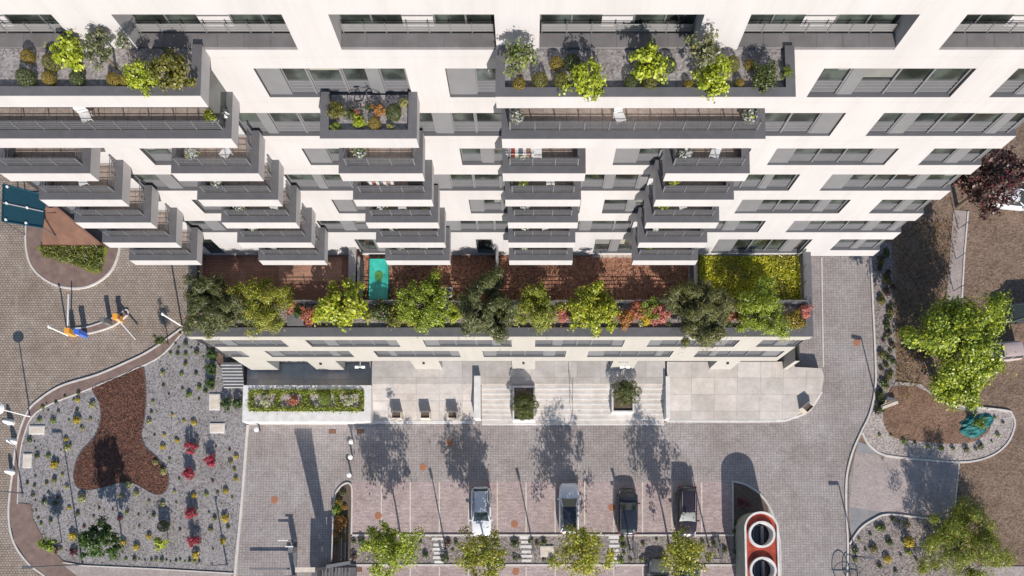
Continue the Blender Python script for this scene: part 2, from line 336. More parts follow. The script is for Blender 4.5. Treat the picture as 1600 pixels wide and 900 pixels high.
# planted strip between the two rows of bays, with kerbs and stepping stones
sheet('planting_strip', [(525, 838), (1147, 838), (1147, 882), (525, 882)], .06, 'gravelb')
ribbon('kerb', [(548, 836.5), (1147, 836.5)], .16, .13, 'kerb', sm=False); ribbon('kerb', [(545, 883), (1150, 883)], .16, .13, 'kerb', sm=False)
sheet('planting_island', [(548, 757), (538, 757), (526, 768), (521, 790), (519, 830), (517, 880), (546, 880), (549, 836)], .068, 'soilbrown')
ribbon('kerb', [(549, 838), (550, 780), (549, 760), (543, 755), (535, 758), (526, 768), (522, 785), (520, 830), (517, 878)], .14, .13, 'kerb')
mb = MB()
for xa, ys, w in ((684, (842, 851, 858, 864, 871, 878), 9), (821, (840, 847, 854, 862, 869, 876), 9), (959, (840, 846, 853, 860, 866, 873, 879), 8)):
    for k, y in enumerate(ys):
        ww = w*(1.0 if k % 2 == 0 else .8); P = [G(xa-ww+k*.4, y-2, .09), G(xa+ww+k*.4, y-2, .09), G(xa+ww+k*.4, y+2.2, .09), G(xa-ww+k*.4, y+2.2, .09)]; mb.prism(P, .04, .09)
struct(mb.build('stepping_stones', 'concrete'))
ribbon('kerb', [(1145, 752), (1146, 838)], .12, .1, 'kerb', sm=False)
sheet('planting_corner', [(1146, 754), (1165, 759), (1185, 772), (1200, 792), (1206, 830), (1206, 900), (1150, 900), (1147, 838)], .05, 'soilbrown', False)
ribbon('kerb', [(1145, 752), (1165, 757), (1188, 772), (1203, 793), (1216, 830), (1220, 870), (1219, 960)], .14, .12, 'kerb')
# left garden
GAR = [(286, 516), (262, 545), (240, 562), (205, 578), (150, 602), (110, 618), (75, 632), (50, 650), (37, 680), (30, 720), (27, 786), (48, 788), (52, 812), (72, 850), (98, 876), (130, 882), (240, 887), (363, 893), (374, 800), (382, 700), (386, 664), (380, 640), (383, 600), (345, 575), (322, 540), (298, 527)]
sheet('garden_gravel', GAR, .07, 'gravel')
SW = [(286, 510), (235, 546), (195, 566), (150, 586), (95, 603), (60, 625), (42, 645), (27, 690), (20, 740), (15, 800), (22, 845), (45, 880), (75, 902), (100, 960), (345, 960), (364, 895), (240, 888), (130, 883), (98, 876), (72, 850), (52, 812), (48, 788), (27, 786), (30, 720), (37, 680), (50, 650), (75, 632), (110, 618), (150, 602), (205, 578), (240, 562), (262, 545), (286, 516)]
sheet('pavement', SW, .11, 'asphalt')
sheet('pavement', [(100, 884), (130, 884), (240, 889), (363, 895), (352, 930), (160, 930)], .122, 'palepave')
ribbon('kerb', [(285, 512), (235, 547), (195, 567), (150, 586), (95, 603), (60, 625), (41, 646), (26, 690), (19, 740), (13, 800), (20, 845), (43, 880), (78, 910), (100, 960)], .16, .14, 'kerb')
ribbon('kerb', [(286, 517), (262, 546), (240, 563), (205, 579), (150, 603), (110, 619), (75, 633), (50, 651), (37, 681), (30, 721), (27, 787)], .09, .13, 'kerb')
ribbon('kerb', [(387, 664), (384, 700), (377, 790), (368, 885), (362, 960)], .22, .14, 'kerb')
ribbon('kerb', [(98, 879), (130, 884), (240, 889), (364, 896)], .1, .15, 'kerb', sm=False)
MUL = [(145, 604), (155, 630), (157, 655), (148, 682), (125, 708), (115, 735), (117, 756), (128, 765), (150, 764), (185, 755), (205, 754), (222, 762), (240, 772), (255, 771), (263, 758), (261, 738), (246, 716), (228, 700), (221, 680), (226, 650), (228, 610), (221, 573), (188, 588)]
sheet('mulch_bed', MUL, .10, 'mulch', True); ribbon('bed_edging', MUL, .05, .13, 'dark', True)
# traffic island with corten entrance
ISL = [(42, 300), (40, 345), (40, 385), (48, 415), (68, 436), (95, 448), (125, 450), (150, 442), (172, 424), (184, 398), (187, 370), (180, 340), (170, 300)]
sheet('traffic_island', ISL, .12, 'asphalt'); ribbon('kerb', ISL[1:-1], .16, .14, 'kerb')
sheet('island_soil', [(64, 384), (160, 384), (165, 400), (156, 425), (138, 424), (112, 409), (70, 397)], .14, 'grassbase', True)
ISB = [(102, 520), (120, 523), (150, 518), (178, 508), (196, 494), (200, 488), (196, 484), (180, 494), (160, 503), (135, 511), (110, 514)]
sheet('barrier_island', ISB, .12, 'asphalt', True); ribbon('kerb', ISB, .12, .14, 'kerb', True)
# right side
sheet('footpath', [(1490, 328), (1512, 330), (1504, 470), (1478, 472)], .03, 'palepave'); ribbon('kerb', [(1513, 330), (1507, 400), (1503, 472)], .14, .1, 'kerb', sm=False)
sheet('roadside_gravel', [(1362, 380), (1392, 380), (1396, 470), (1400, 560), (1398, 610), (1400, 640), (1380, 720), (1352, 690), (1358, 650), (1368, 600), (1366, 520)], .05, 'gravelb')
ribbon('kerb', [(1284, 402), (1285, 470), (1286.5, 573)], .12, .06, 'kerb', sm=False); ribbon('kerb', [(1361, 402), (1364, 470), (1368, 560), (1368, 605), (1360, 645), (1346, 675), (1333, 705), (1324, 740), (1322, 780), (1325, 850), (1324, 900), (1321, 960)], .16, .13, 'kerb')
RG = [(1348, 676), (1356, 692), (1375, 708), (1400, 714), (1450, 719), (1510, 722), (1550, 712), (1575, 692), (1586, 665), (1582, 648), (1570, 641), (1500, 634), (1470, 628), (1440, 600), (1400, 596), (1380, 630), (1362, 646)]
sheet('garden_island', RG, .08, 'pinkgravel'); ribbon('kerb', RG[:13], .15, .14, 'kerb')
sheet('island_soil', [(1398, 604), (1440, 608), (1480, 634), (1528, 648), (1548, 668), (1522, 690), (1480, 693), (1430, 689), (1395, 682), (1380, 655), (1388, 622)], .10, 'earth', True)
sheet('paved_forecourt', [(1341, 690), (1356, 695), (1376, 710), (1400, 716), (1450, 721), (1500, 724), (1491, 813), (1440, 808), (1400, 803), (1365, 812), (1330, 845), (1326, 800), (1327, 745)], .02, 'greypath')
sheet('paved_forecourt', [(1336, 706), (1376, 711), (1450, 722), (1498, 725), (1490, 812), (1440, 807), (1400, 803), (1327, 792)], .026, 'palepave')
ribbon('kerb', [(1499, 724), (1490, 813)], .12, .08, 'kerb', sm=False)
BG = [(1328, 848), (1345, 825), (1365, 812), (1388, 804), (1440, 809), (1490, 815), (1500, 850), (1530, 888), (1540, 1000), (1324, 1000)]
sheet('garden_gravel', BG, .06, 'gravelb'); ribbon('kerb', [(1328, 850), (1345, 826), (1365, 812), (1388, 804), (1440, 809), (1490, 815)], .15, .14, 'kerb')
sheet('concrete_pad', [(1530, 885), (1700, 885), (1700, 1000), (1540, 1000)], .05, 'palepave')
# ------------------------------------------------------------------ plaza, steps, ramp (about 0.95 m above the road)
ZP = .95; Yl = 15.77
def Gy(y, z): return G(CX, y, z)[1]
xL = G(380, 600, ZP)[0]; xW = G(741, 600, ZP)[0]; xS = G(752, 620, ZP)[0]; xE = G(1040, 620, ZP)[0]; xR = G(1284, 600, ZP)[0]
yT = Gy(600, ZP); yB = Gy(664, 0); mb = MB()
xQ = G(581, 590, ZP)[0]; mb.box(xQ, xE, yT, Yl+1.2, -.05, ZP, 0); mb.box(xL, xQ-.003, yT-.4, Yl+1.2, -.05, .12, 0)                                   # upper landing
P = [G(1240, 573, .1)]
struct(mb.build('plaza', ['plaza', 'greypath']))
mb = MB(); n = 8; dy = (yT-yB)/n
for k in range(n):
    z = ZP*(n-k)/(n+0.0)*1.0 - ZP/n*1.0
    if z <= .02: z = .06
    mb.box(xS, xE, yT-(k+1)*dy, yT-k*dy-.004, -.05, z, 0); mb.box(xS, xE, yT-(k+1)*dy-.03, yT-(k+1)*dy+.10, z-.03, z+.006, 1)
struct(mb.build('steps', ['step', 'concrete']))
# pale ramp deck left of the steps and its tiles
x0 = G(580, 620, .5)[0]; mb = MB(); yb = Gy(657, .1); yM = Gy(627, .5)
mb.add([(x0, yb, .12), (xW, yb, .12), (xW, yM, .56), (x0, yM, .56), (xW, yT, ZP-.004), (x0, yT, ZP-.004)], [(0, 1, 2, 3), (3, 2, 4, 5)]); mb.quad((x0, yb, -.05), (xW, yb, -.05), (xW, yb, .12), (x0, yb, .12))
mb.box(x0, xW, yM-.03, yM+.03, .5, .575, 1); mb.box(x0, xW, yb-.3, yb-.02, -.05, .13, 2)
for k in range(1, 9):
    x = x0+(xW-x0)*k/9; mb.add([(x-.012, yb, .126), (x+.012, yb, .126), (x+.012, yM, .566), (x-.012, yM, .566), (x+.012, yT, ZP+.002), (x-.012, yT, ZP+.002)], [(0, 1, 2, 3), (3, 2, 4, 5)], 1)
struct(mb.build('ramp', ['plaza', 'joint', 'concrete']))
# right hand forecourt slab that falls to the road
PT = [(1041, 567), (1236, 567), (1240, 575), (1282, 577), (1286, 590), (1284, 612), (1268, 638), (1240, 652), (1205, 657), (1041, 657)]
pts = [G(x, y, .5) for x, y in PT]; mb = MB(); z1 = []
for x, y in pts:
    t = (y-pts[-1][1])/(pts[0][1]-pts[-1][1]); e = max(0, min(1, (pts[4][0]-x)/8.0)); z1.append(.06+(ZP-.06)*t)
mb.prism(pts, -.05, z1); struct(mb.build('forecourt', 'plaza'))
ribbon('kerb', [(1042, 658), (1205, 658), (1240, 653), (1266, 640), (1284, 612)], .18, .09, 'concrete')
def block_wall(name, label, xa, xb, ya, yb_, za, zb, mat='concrete', cat='wall'):
    mb = MB(); cx_, cy_ = (xa+xb)/2, (ya+yb_)/2; mb.box(xa, xb, ya, yb_, za, zb); mb.box(xa-.02, xb+.02, ya-.02, yb_+.02, zb, zb+.04)
    o = mb.build(name, mat, None, False, (cx_, cy_, 0)); o.location = (cx_, cy_, 0); return tag(o, label, cat)
block_wall('retaining_wall', 'thick white wall between the pale ramp and the wide steps', xW+.05, xS-.05, Gy(657, .4), Gy(588, 1.4), 0, 1.5)
block_wall('retaining_wall', 'thin white wall on the right edge of the wide steps', xE-.02, xE+.3, Gy(656, .4), Gy(588, 1.4), 0, 1.35)
# ================================================================== THE APARTMENT BUILDING
YM, YB, ZT, ZR = 22.4, 20.0, 10.9, 39.6
BLD = thing('apartment_building', 'long white terraced apartment building with stacked balconies and dark window bands', 'building', (0, 18, 0)); BO = (0, 18, 0)
def part(mb, name, mats, parent=None, smooth=False): return mb.build(name, mats, parent or BLD, smooth, BO if (parent is None or parent.parent is not None or parent is BLD) else BO)
XL, XR = -28.0, F(1364, 400, YM)[0]
def wall_with_openings(mb, plane, x0, x1, z0, z1, ops, m=0, axis='y', sgn=1):
    zs = sorted({z0, z1, *[o[2] for o in ops], *[o[3] for o in ops]}); zs = [z for z in zs if z0 <= z <= z1]
    for a, b in zip(zs[:-1], zs[1:]):
        mid = (a+b)/2; cuts = sorted([(max(o[0], x0), min(o[1], x1)) for o in ops if o[2] <= mid <= o[3]]); x = x0
        for p, q in cuts+[(x1, x1)]:
            if p > x+1e-4:
                if axis == 'y': mb.quad((x, plane, a), (p, plane, a), (p, plane, b), (x, plane, b), m)
                else: mb.quad((plane, x, a), (plane, p, a), (plane, p, b), (plane, x, b), m)
            x = max(x, q)
def reveal(mb, x0, x1, z0, z1, y0, y1, m, back=None, open_e=False):
    mb.quad((x0, y0, z0), (x0, y1, z0), (x0, y1, z1), (x0, y0, z1), m)
    if not open_e: mb.quad((x1, y1, z0), (x1, y0, z0), (x1, y0, z1), (x1, y1, z1), m)
    mb.quad((x0, y0, z0), (x1, y0, z0), (x1, y1, z0), (x0, y1, z0), m); mb.quad((x0, y1, z1), (x1, y1, z1), (x1, y0, z1), (x0, y0, z1), m)
    if back is not None: mb.quad((x0, y1, z0), (x1, y1, z0), (x1, y1, z1), (x0, y1, z1), back)
wr = random.Random(5)
def window(x0, x1, z0, z1, Y, d=.30, low=.42, gl='glass', door=False):
    """frame with panels, louvred lower panels and mullions; the panes are a child mesh"""
    f = MB(); g = MB(); yb = Y+d; x = x0+.02; h = z1-z0; zl = z0+(.06 if door else h*low)
    f.box(x0+.01, x1-.01, yb-.02, yb+.1, z0+.005, z0+.07, 0); f.box(x0+.01, x1-.01, yb-.03, yb+.1, z1-.07, z1-.005, 0)
    w = x1-x0; k = 0
    while x < x1-.05:
        rem = x1-.02-x
        if rem < .55: wseg, kind = rem, 'p'
        else:
            kind = 'gpgg'[k % 4] if w > 3 else 'gg'[k % 2]; wseg = wr.uniform(1.15, 1.7) if kind == 'g' else wr.uniform(.45, 1.0)
            if rem-wseg < .5: wseg = rem
            if k == 0 and wr.random() < .3 and w > 4: kind, wseg = 'p', wr.uniform(.4, .6)
        a, b = x, x+wseg
        if kind == 'p':
            f.box(a, b-.0, yb-.16, yb+.05, z0+.02, z1-.02, 1, 'n')
        else:
            f.box(a, a+.06, yb-.05, yb+.05, z0+.03, z1-.03, 1); f.box(b-.10, b-.003, yb-.13, yb+.05, z0+.03, z1-.03, 1)
            if zl > z0+.2:
                f.box(a+.06, b-.1, yb-.03, yb+.03, z0+.06, zl, 2)
                for q in range(3): f.box(a+.07, b-.11, yb-.06, yb-.03, z0+.12+q*(zl-z0-.1)/3, z0+.12+q*(zl-z0-.1)/3+.05, 1)
                f.box(a+.05, b-.09, yb-.08, yb+.02, zl-.04, zl+.01, 1)
            g.quad((a+.06, yb, zl), (b-.1, yb, zl), (b-.1, yb, z1-.05), (a+.06, yb, z1-.05), 0)
            if wr.random() < .45:
                zbl = z1-.06-wr.choice([.25, .4, .6, .85])*(z1-zl-.1); s0, s1 = (0, 1) if wr.random() < .6 else wr.choice([(0, .35), (.62, 1)]); aa, bb = a+.09, b-.13; g.quad((aa+(bb-aa)*s0, yb-.006, zbl), (aa+(bb-aa)*s1, yb-.006, zbl), (aa+(bb-aa)*s1, yb-.006, z1-.06), (aa+(bb-aa)*s0, yb-.006, z1-.06), wr.choice([1, 1, 2, 3]))
        x = b; k += 1
    o = part(f, 'window', ['dark', 'lgrey', 'grey']); part(g, 'pane', [gl, 'blind', 'curtain', 'brownblind'], o); return o
rows = [(258, 232), (298, 272), (333.5, 312), (363, 345)]
zrow = {}
def zr(y): return F(CX, y, YM)[1]
OPS = []; WIN = []
def op(yb_, yt, xa, xb, corner=False, **k):
    z0, z1 = zr(yb_), zr(yt); a = F(xa, yb_, YM)[0]; b = XR+.0 if corner else F(xb, yb_, YM)[0]
    OPS.append((a, b, z0, z1)); WIN.append((a, b, z0, z1, corner, k))
R2, R3, R4, R5, R6, R7, R8 = (152, 107), (212.5, 176.5), (258, 232), (298, 272.5), (333.5, 312), (363, 345), (395.5, 374)
for a, b in ((-100, 330), (422, 645), (703.5, 900), (1040, 1180), (1260, 1484)): op(*R2, a, b)
op(*R2, 1545, 0, True)
for a, b in ((-60, 290), (385, 560), (650, 790), (800, 1296)): op(*R3, a, b)
op(*R3, 1352, 0, True)
for a, b in ((0, 140), (243, 410), (486, 655), (722.5, 905), (957, 1160), (1198, 1381)): op(*R4, a, b)
op(*R4, 1434, 0, True)
for a, b in ((60, 185), (228, 430), (460, 672), (679, 1008), (1040, 1232)): op(*R5, a, b)
op(*R5, 1280, 0, True)
for a, b in ((110, 220), (320, 455), (530, 680), (736, 905), (940, 1100), (1147, 1310)): op(*R6, a, b)
op(*R6, 1357, 0, True)
for a, b in ((160, 270), (306, 480), (506, 692), (697, 985), (1010, 1184)): op(*R7, a, b)
op(*R7, 1227, 0, True)
for a, b in ((330, 352), (430, 505), (566, 690), (747, 772), (800, 893), (926, 1070), (1110, 1250)): op(*R8, a, b, door=True)
op((391), 374, 1296, 0, True)
LOG = []
for xa, xb, yb_ in ((-140, 130, 75), (217.5, 466, 76.5), (534, 776, 80.5), (842.5, 1083, 80.5), (1151, 1397, 76), (1466, 1720, 75)):
    a, b = F(xa, 78, YM)[0], F(xb, 78, YM)[0]; LOG.append((a, b, zr(78), zr(22.5))); OPS.append(LOG[-1])
wb = MB(); wall_with_openings(wb, YM, XL, XR, 10.75, ZR, OPS, 0)
for a, b, z0, z1, cr, k in WIN: reveal(wb, a, b, z0, z1, YM, YM+.42, 1, 1, cr)
for a, b, z0, z1 in LOG: reveal(wb, a, b, z0, z1, YM, YM+2.4, 0, None)
EOP = [(YM-1, YM+3.2, z0, z1) for a, b, z0, z1, cr, k in WIN if cr]
wall_with_openings(wb, XR, YM, 38, 10.75, ZR, EOP, 0, 'x')
for y0, y1, z0, z1 in EOP:
    wb.quad((XR-.42, YM+.42, z0), (XR-.42, y1, z0), (XR-.42, y1, z1), (XR-.42, YM+.42, z1), 2)
    wb.quad((XR-.42, YM+.42, z0), (XR, YM+.42, z0), (XR, y1, z0), (XR-.42, y1, z0), 1); wb.quad((XR-.42, YM+.42, z1), (XR-.42, y1, z1), (XR, y1, z1), (XR, YM+.42, z1), 0)
    wb.quad((XR-.42, y1, z0), (XR, y1, z0), (XR, y1, z1), (XR-.42, y1, z1), 0)
wb.quad((XL, 38, 0), (XL, YM, 0), (XL, YM, ZR), (XL, 38, ZR), 0); wb.quad((XR, 38, 0), (XL, 38, 0), (XL, 38, ZR), (XR, 38, ZR), 0); wb.quad((XL, YM, 10.75), (XL, 38, 10.75), (XR, 38, 10.75), (XR, YM, 10.75), 0)
# thin expansion joints drawn as shallow grooves of real filler (3 mm proud)
for px, py, q in ((1453, 2, 22), (1527, 104, 76), (1340, 151, 172), (1422, 213, 231), (1236, 258, 271), (1330, 298, 311), (1270, 334, 344), (110, 4, 22), (1108, 2, 24)):
    x = F(px, py, YM)[0]; z0, z1 = sorted((zr(py), zr(q))); wb.box(x-.012, x+.012, YM-.003, YM+.01, z0, z1, 3)
for z in [zr(y) for y in (262, 216, 155, 84, 301, 337)]: wb.box(XL+.1, XR-.02, YM-.003, YM+.01, z-.25, z-.238, 4)
part(wb, 'wall', ['white', 'grey', 'lgrey', 'joint', 'cream'])
rb = MB(); rb.box(XL+.05, XR-.05, YM+.2, 38, ZR-.6, ZR-.3, 0); rb.box(XL-.1, XR+.1, YM-.1, YM+.35, ZR, ZR+.06, 1); part(rb, 'roof', ['gravel', 'dark'])
for a, b, z0, z1, cr, k in WIN: window(a, b-(.45 if cr else 0), z0, z1, YM, **k)
def bars(mb, x0, x1, y, z0, z1, n, m=0, post=1.25, bw=.045, th=.03, mp=None):
    for i in range(n):
        z = z0+(z1-z0)*(i+.5)/n; mb.box(x0, x1, y-th/2, y+th/2, z-bw/2, z+bw/2, m)
    k = max(1, round((x1-x0)/post))
    for i in range(k+1):
        x = x0+(x1-x0)*i/k; mb.box(x-.025, x+.025, y-.04, y+.04, z0-.03, z1+.02, m if mp is None else mp)
def bars_y(mb, y0, y1, x, z0, z1, n, m=0, post=1.0):
    for i in range(n):
        z = z0+(z1-z0)*(i+.5)/n; mb.box(x-.015, x+.015, y0, y1, z-.0225, z+.0225, m)
    k = max(1, round((y1-y0)/post))
    for i in range(k+1):
        y = y0+(y1-y0)*i/k; mb.box(x-.04, x+.04, y-.025, y+.025, z0-.03, z1+.02, m)
for a, b, z0, z1 in LOG:                      # top floor loggias: zinc sill tray, pale four-bar rail, glazing behind, lit end blocks
    f = MB(); f.box(a+.01, b-.01, YM+.02, YM+.68, z0+.004, z0+.16, 0); k = 6
    for i in range(1, k): x = a+(b-a)*i/k; f.box(x-.012, x+.012, YM+.02, YM+.68, z0+.16, z0+.166, 1)
    f.box(a+.01, b-.01, YM+.68, YM+2.39, z0+.002, z0+.05, 1); part(f, 'sill_tray', ['tray', 'dark'])
    f = MB(); bars(f, a+.12, b-.12, YM+.76, z0+.17, z0+.66, 4, 0, 1.05, .04, .04, 1); part(f, 'railing', ['palerail', 'rail'])
    f = MB(); g = MB(); n = max(3, round((b-a)/1.5)); yb = YM+1.12
    for i in range(n):
        p, q = a+(b-a)*i/n, a+(b-a)*(i+1)/n
        if i == n//2:
            f.box(p+.01, q-.01, yb-.05, yb+.02, z0+.06, z1-.01, 1)
            for s in range(5): f.box(p+.02, q-.02, yb-.08, yb-.05, z0+.3+s*.45, z0+.36+s*.45, 0)
        else:
            f.box(p+.005, p+.09, yb-.06, yb+.04, z0+.06, z1-.01, 0); f.box(p+.09, q, yb-.03, yb+.03, z0+.06, z0+.2, 0); f.box(p+.09, q, yb-.03, yb+.03, z1-.12, z1-.01, 0)
            g.quad((p+.09, yb, z0+.2), (q, yb, z0+.2), (q, yb, z1-.12), (p+.09, yb, z1-.12), 0)
            if i % 2: g.quad((p+.15, yb-.006, z1-.8), (q-.1, yb-.006, z1-.8), (q-.1, yb-.006, z1-.15), (p+.15, yb-.006, z1-.15), 1)
    o = part(f, 'window', ['dark', 'white']); part(g, 'pane', ['glass', 'blind'], o)
# ------------------------------------------------------------------ balconies
def zb_row(y): return F(CX, y, YB)[1]
BAL = {}
def balcony(xa, xb, y, planter=False, pxcop=None, rail=True, endrail=(True, True), items=None):
    zb = zb_row(y); x0, x1 = F(xa, y, YB)[0], F(xb, y, YB)[0]; zt = zb+.86; w = .14; cw = .42; zf = zt-.22 if planter else zb+.32; yE = YM-.004
    f = MB(); f.box(x0, x1, YB, YB+w, zb, zt); f.box(x0, x0+w, YB+w+.001, yE, zb, zt); f.box(x1-w, x1, YB+w+.001, yE, zb, zt); f.box(x0+w+.002, x1-w-.002, YB+w+.002, yE, zb+.03, zb+.28)
    o = part(f, 'balcony', 'white')
    f = MB(); f.box(x0-.012, x1+.012, YB-.012, YB+cw, zt, zt+.045); f.box(x0-.012, x0+cw, YB+cw+.001, yE, zt, zt+.045); f.box(x1-cw, x1+.012, YB+cw+.001, yE, zt, zt+.045)
    f.box(x0+w, x1-w, YB+w, YB+cw-.01, zb+.3, zt-.002); f.box(x0+w, x0+cw-.01, YB+cw, yE, zb+.3, zt-.002); f.box(x1-cw+.01, x1-w, YB+cw, yE, zb+.3, zt-.002); part(f, 'coping', 'dark', o)
    f = MB(); f.box(x0+cw-.008, x1-cw+.008, YB+cw-.008, yE, zb+.285, zf); part(f, 'soil_bed' if planter else 'floor', 'gravel' if planter else 'tile', o)
    if rail and not planter:
        f = MB(); yr = YB+cw+.05; bars(f, x0+cw, x1-cw, yr, zt-.02, zt+.70, 4, 0, 1.25, .022, .022); bars_y(f, yr, yE-.1, x0+cw, zt-.02, zt+.70, 4); bars_y(f, yr, yE-.1, x1-cw, zt-.02, zt+.70, 4); part(f, 'railing', 'rail', o)
        f = MB(); f.quad((x0+cw+.03, yr+.03, zt), (x1-cw-.03, yr+.03, zt), (x1-cw-.03, yr+.03, zt+.70), (x0+cw+.03, yr+.03, zt+.70)); part(f, 'glass_panel', 'smoke', o)
    return x0, x1, zb, zt, zf
RY = (414, 387, 356.8, 322.5, 283)
cols = [((212.5, 315.5), (172, 284), (130, 246), (77, 202.5), (17, 155)), ((411, 511.75), (379, 492), (355, 468.75), (319, 442), (280, 412.5)),
        ((606, 704.25), (592, 696.75), (576, 687), (557.5, 677.5), (536, 663.75)), ((796, 893.75), (795, 897.5), (794, 901.75), (790, 906), (786, 913)),
        ((987, 1086), (996, 1100), (1007, 1118), (1021, 1140), (1036, 1163.75))]
for c, L in enumerate(cols):
    for r, (a, b) in enumerate(L): BAL[c, r] = balcony(a, b, RY[r])
BAL['long', 0] = balcony(-80, 372, 231); BAL['long', 1] = balcony(785, 1187, 231.5)
BAL['mid'] = balcony(508, 655, 231, True)
BAL['top', 0] = balcony(-190, 326, 167.5, True); BAL['top', 1] = balcony(776, 1232, 169, True)
# glass screens at the ends of the long balcony
for x in (BAL['long', 0][1]-.3,):
    f = MB(); z = BAL['long', 0][3]; f.box(x-.02, x+.02, YB+.5, YM-.05, z+.05, z+1.9); part(f, 'glass_screen', 'glass')
# ------------------------------------------------------------------ lower block with its roof terrace
XA, XC = F(319, 532, Yl)[0], F(1270, 531, Yl)[0]
zl = lambda y: F(CX, y, Yl)[1]
LOPS = []
def lop(yb_, yt, xa, xb): LOPS.append((F(xa, yb_, Yl)[0], F(xb, yb_, Yl)[0], zl(yb_), zl(yt)))
for a, b in ((326, 452), (488, 626), (666, 800), (836, 972), (1010, 1146), (1180, 1243)): lop(542, 531.5, a, b)
for a, b in ((352, 391), (426, 554), (591, 720), (756, 883), (917, 1046), (1083, 1214)): lop(558, 548.5, a, b)
XA2 = F(347, 558, Yl)[0]; zs = zl(564); lw = MB(); zc = 11.50
wall_with_openings(lw, Yl, XA, XC-.6, zs, zc, LOPS, 0)
for o in LOPS: reveal(lw, *o, Yl, Yl+.4, 1, 1)
PIL = [(380, 424), (486, 530), (645, 688), (800, 836), (956, 993), (1115, 1150)]
px_ = []
for a, b in PIL: px_.append((F(a, 570, Yl)[0], F(b, 570, Yl)[0]))
for a, b in px_: lw.box(a, b, Yl+.002, Yl+.85, .5, zs-.001, 0, 'u')
a, b = F(1234, 570, Yl)[0], F(1241, 570, Yl)[0]; lw.box(a, b, Yl+.002, Yl+3.2, 0, zs-.001, 0, 'u')
lw.quad((XA, Yl, zs), (XA, Yl+1.2, zs), (XC-.6, Yl+1.2, zs), (XC-.6, Yl, zs), 0)
lw.quad((XA, YM+14, 0), (XA, Yl, zs), (XA, Yl, zc), (XA, YM+14, zc), 0); lw.quad((XA, Yl+.9, 0), (XA, Yl+.9, zs), (XA, YM+14, zs), (XA, YM+14, 0), 0)
lw.quad((XC-.6, Yl, zs), (XC-.6, 38, zs), (XC-.6, 38, zc), (XC-.6, Yl, zc), 0); lw.quad((XC-.6, Yl+.9, 0), (XC-.6, 38, 0), (XC-.6, 38, zs), (XC-.6, Yl+.9, zs), 0)
part(lw, 'wall', ['cream', 'grey'])
sf = MB(); sg = MB(); ys = Yl+.9; x = XA+.1
while x < XC-3.2:
    sf.box(x, x+.09, ys-.08, ys+.04, .5, zs, 0); sg.quad((x+.09, ys, .5), (x+1.7, ys, .5), (x+1.7, ys, zs), (x+.09, ys, zs), 0); x += 1.7
sf.box(XA+.1, XC-2.2, ys-.05, ys+.03, zs-.3, zs-.003, 0); o = part(sf, 'shopfront', ['grey']); part(sg, 'pane', 'glassblue', o)
for a, b, z0, z1 in LOPS: window(a, b, z0, z1, Yl, .28, .5)
# terrace: coping, planter trough, decks
xp0, xp1 = G(291, 515, zc)[0], G(1270, 515, zc)[0]; cb = MB()
cb.box(xp0, xp1, Yl-.05, Yl+.66, zc, zc+.05, 0); cb.box(xp0, xp0+.65, Yl+.661, YM-.5, zc, zc+.05, 0); cb.box(xp1-.55, xp1, Yl+.661, YM-.01, zc, zc+.05, 0)
cb.box(xp0+.02, xp1-.02, Yl-.03, Yl+.64, zc-.75, zc-.001, 1); cb.box(xp0+.02, xp0+.6, Yl+.64, YM-.5, zc-.75, zc-.001, 1); cb.box(xp1-.5, xp1-.02, Yl+.64, YM-.01, zc-.75, zc-.001, 1)
part(cb, 'coping', ['dark', 'cream'])
yq = Gy(475, zc); tb = MB(); tb.box(xp0+.6, xp1-.5, Yl+.65, yq, zc-.6, zc-.18, 0); part(tb, 'planting_trough', 'gravelb')
tb = MB(); tb.box(xp0+.6, xp1-.5, yq, yq+.16, ZT-.2, zc+.02, 0); part(tb, 'trough_wall', 'lgrey')
def deck(xa, xb, mat, z=ZT):
    b = MB(); b.box(G(xa, 440, z)[0], G(xb, 440, z)[0], yq+.16, YM+.05, z-.3, z); return part(b, 'terrace_floor', mat)
deck(298, 553, 'deck'); deck(553.2, 780, 'soil'); deck(780.2, 1075, 'soil'); deck(1075.2, 1262, 'tile')
b = MB(); P = [G(1090, 400, ZT+.05), G(1251, 473, ZT+.05)]; b.box(P[0][0], P[1][0], yq+.2, P[0][1], ZT, ZT+.05); part(b, 'lawn', 'grassbase')
b = MB(); P = [G(436, 412, ZT), G(534, 440, ZT)]; b.box(P[0][0], P[1][0], P[1][1], YM-.2, ZT, ZT+.03); part(b, 'terrace_floor', 'deckpale')
b = MB(); P = [G(925, 402, ZT), G(1000, 402, ZT)]; b.box(P[0][0], P[1][0], P[0][1]-.05, YM-.01, ZT, ZT+.04); part(b, 'terrace_floor', 'tile')
b = MB()
bars(b, xp0+.7, xp1-.6, yq+.08, zc+.05, zc+.72, 4, 0, 1.4, .035, .03); part(b, 'railing', 'rail')
b = MB(); bars_y(b, yq+.2, YM-.1, xp1-.62, zc+.05, zc+.75, 4, 0, 1.5); part(b, 'railing', 'rail')
# lean side stair under the left corner of the block
f = MB()
xs0, xs1 = G(348, 590, .6)[0], G(380, 590, .6)[0]
for k in range(8):
    y1 = Gy(568+k*4.6, .6); f.box(xs0, xs1, y1-.26, y1, .0, 1.0-k*.1, 0); f.box(xs0, xs1, y1-.30, y1-.22, 1.0-k*.1, 1.012-k*.1, 1)
struct(f.build('steps', ['grey', 'concrete']))
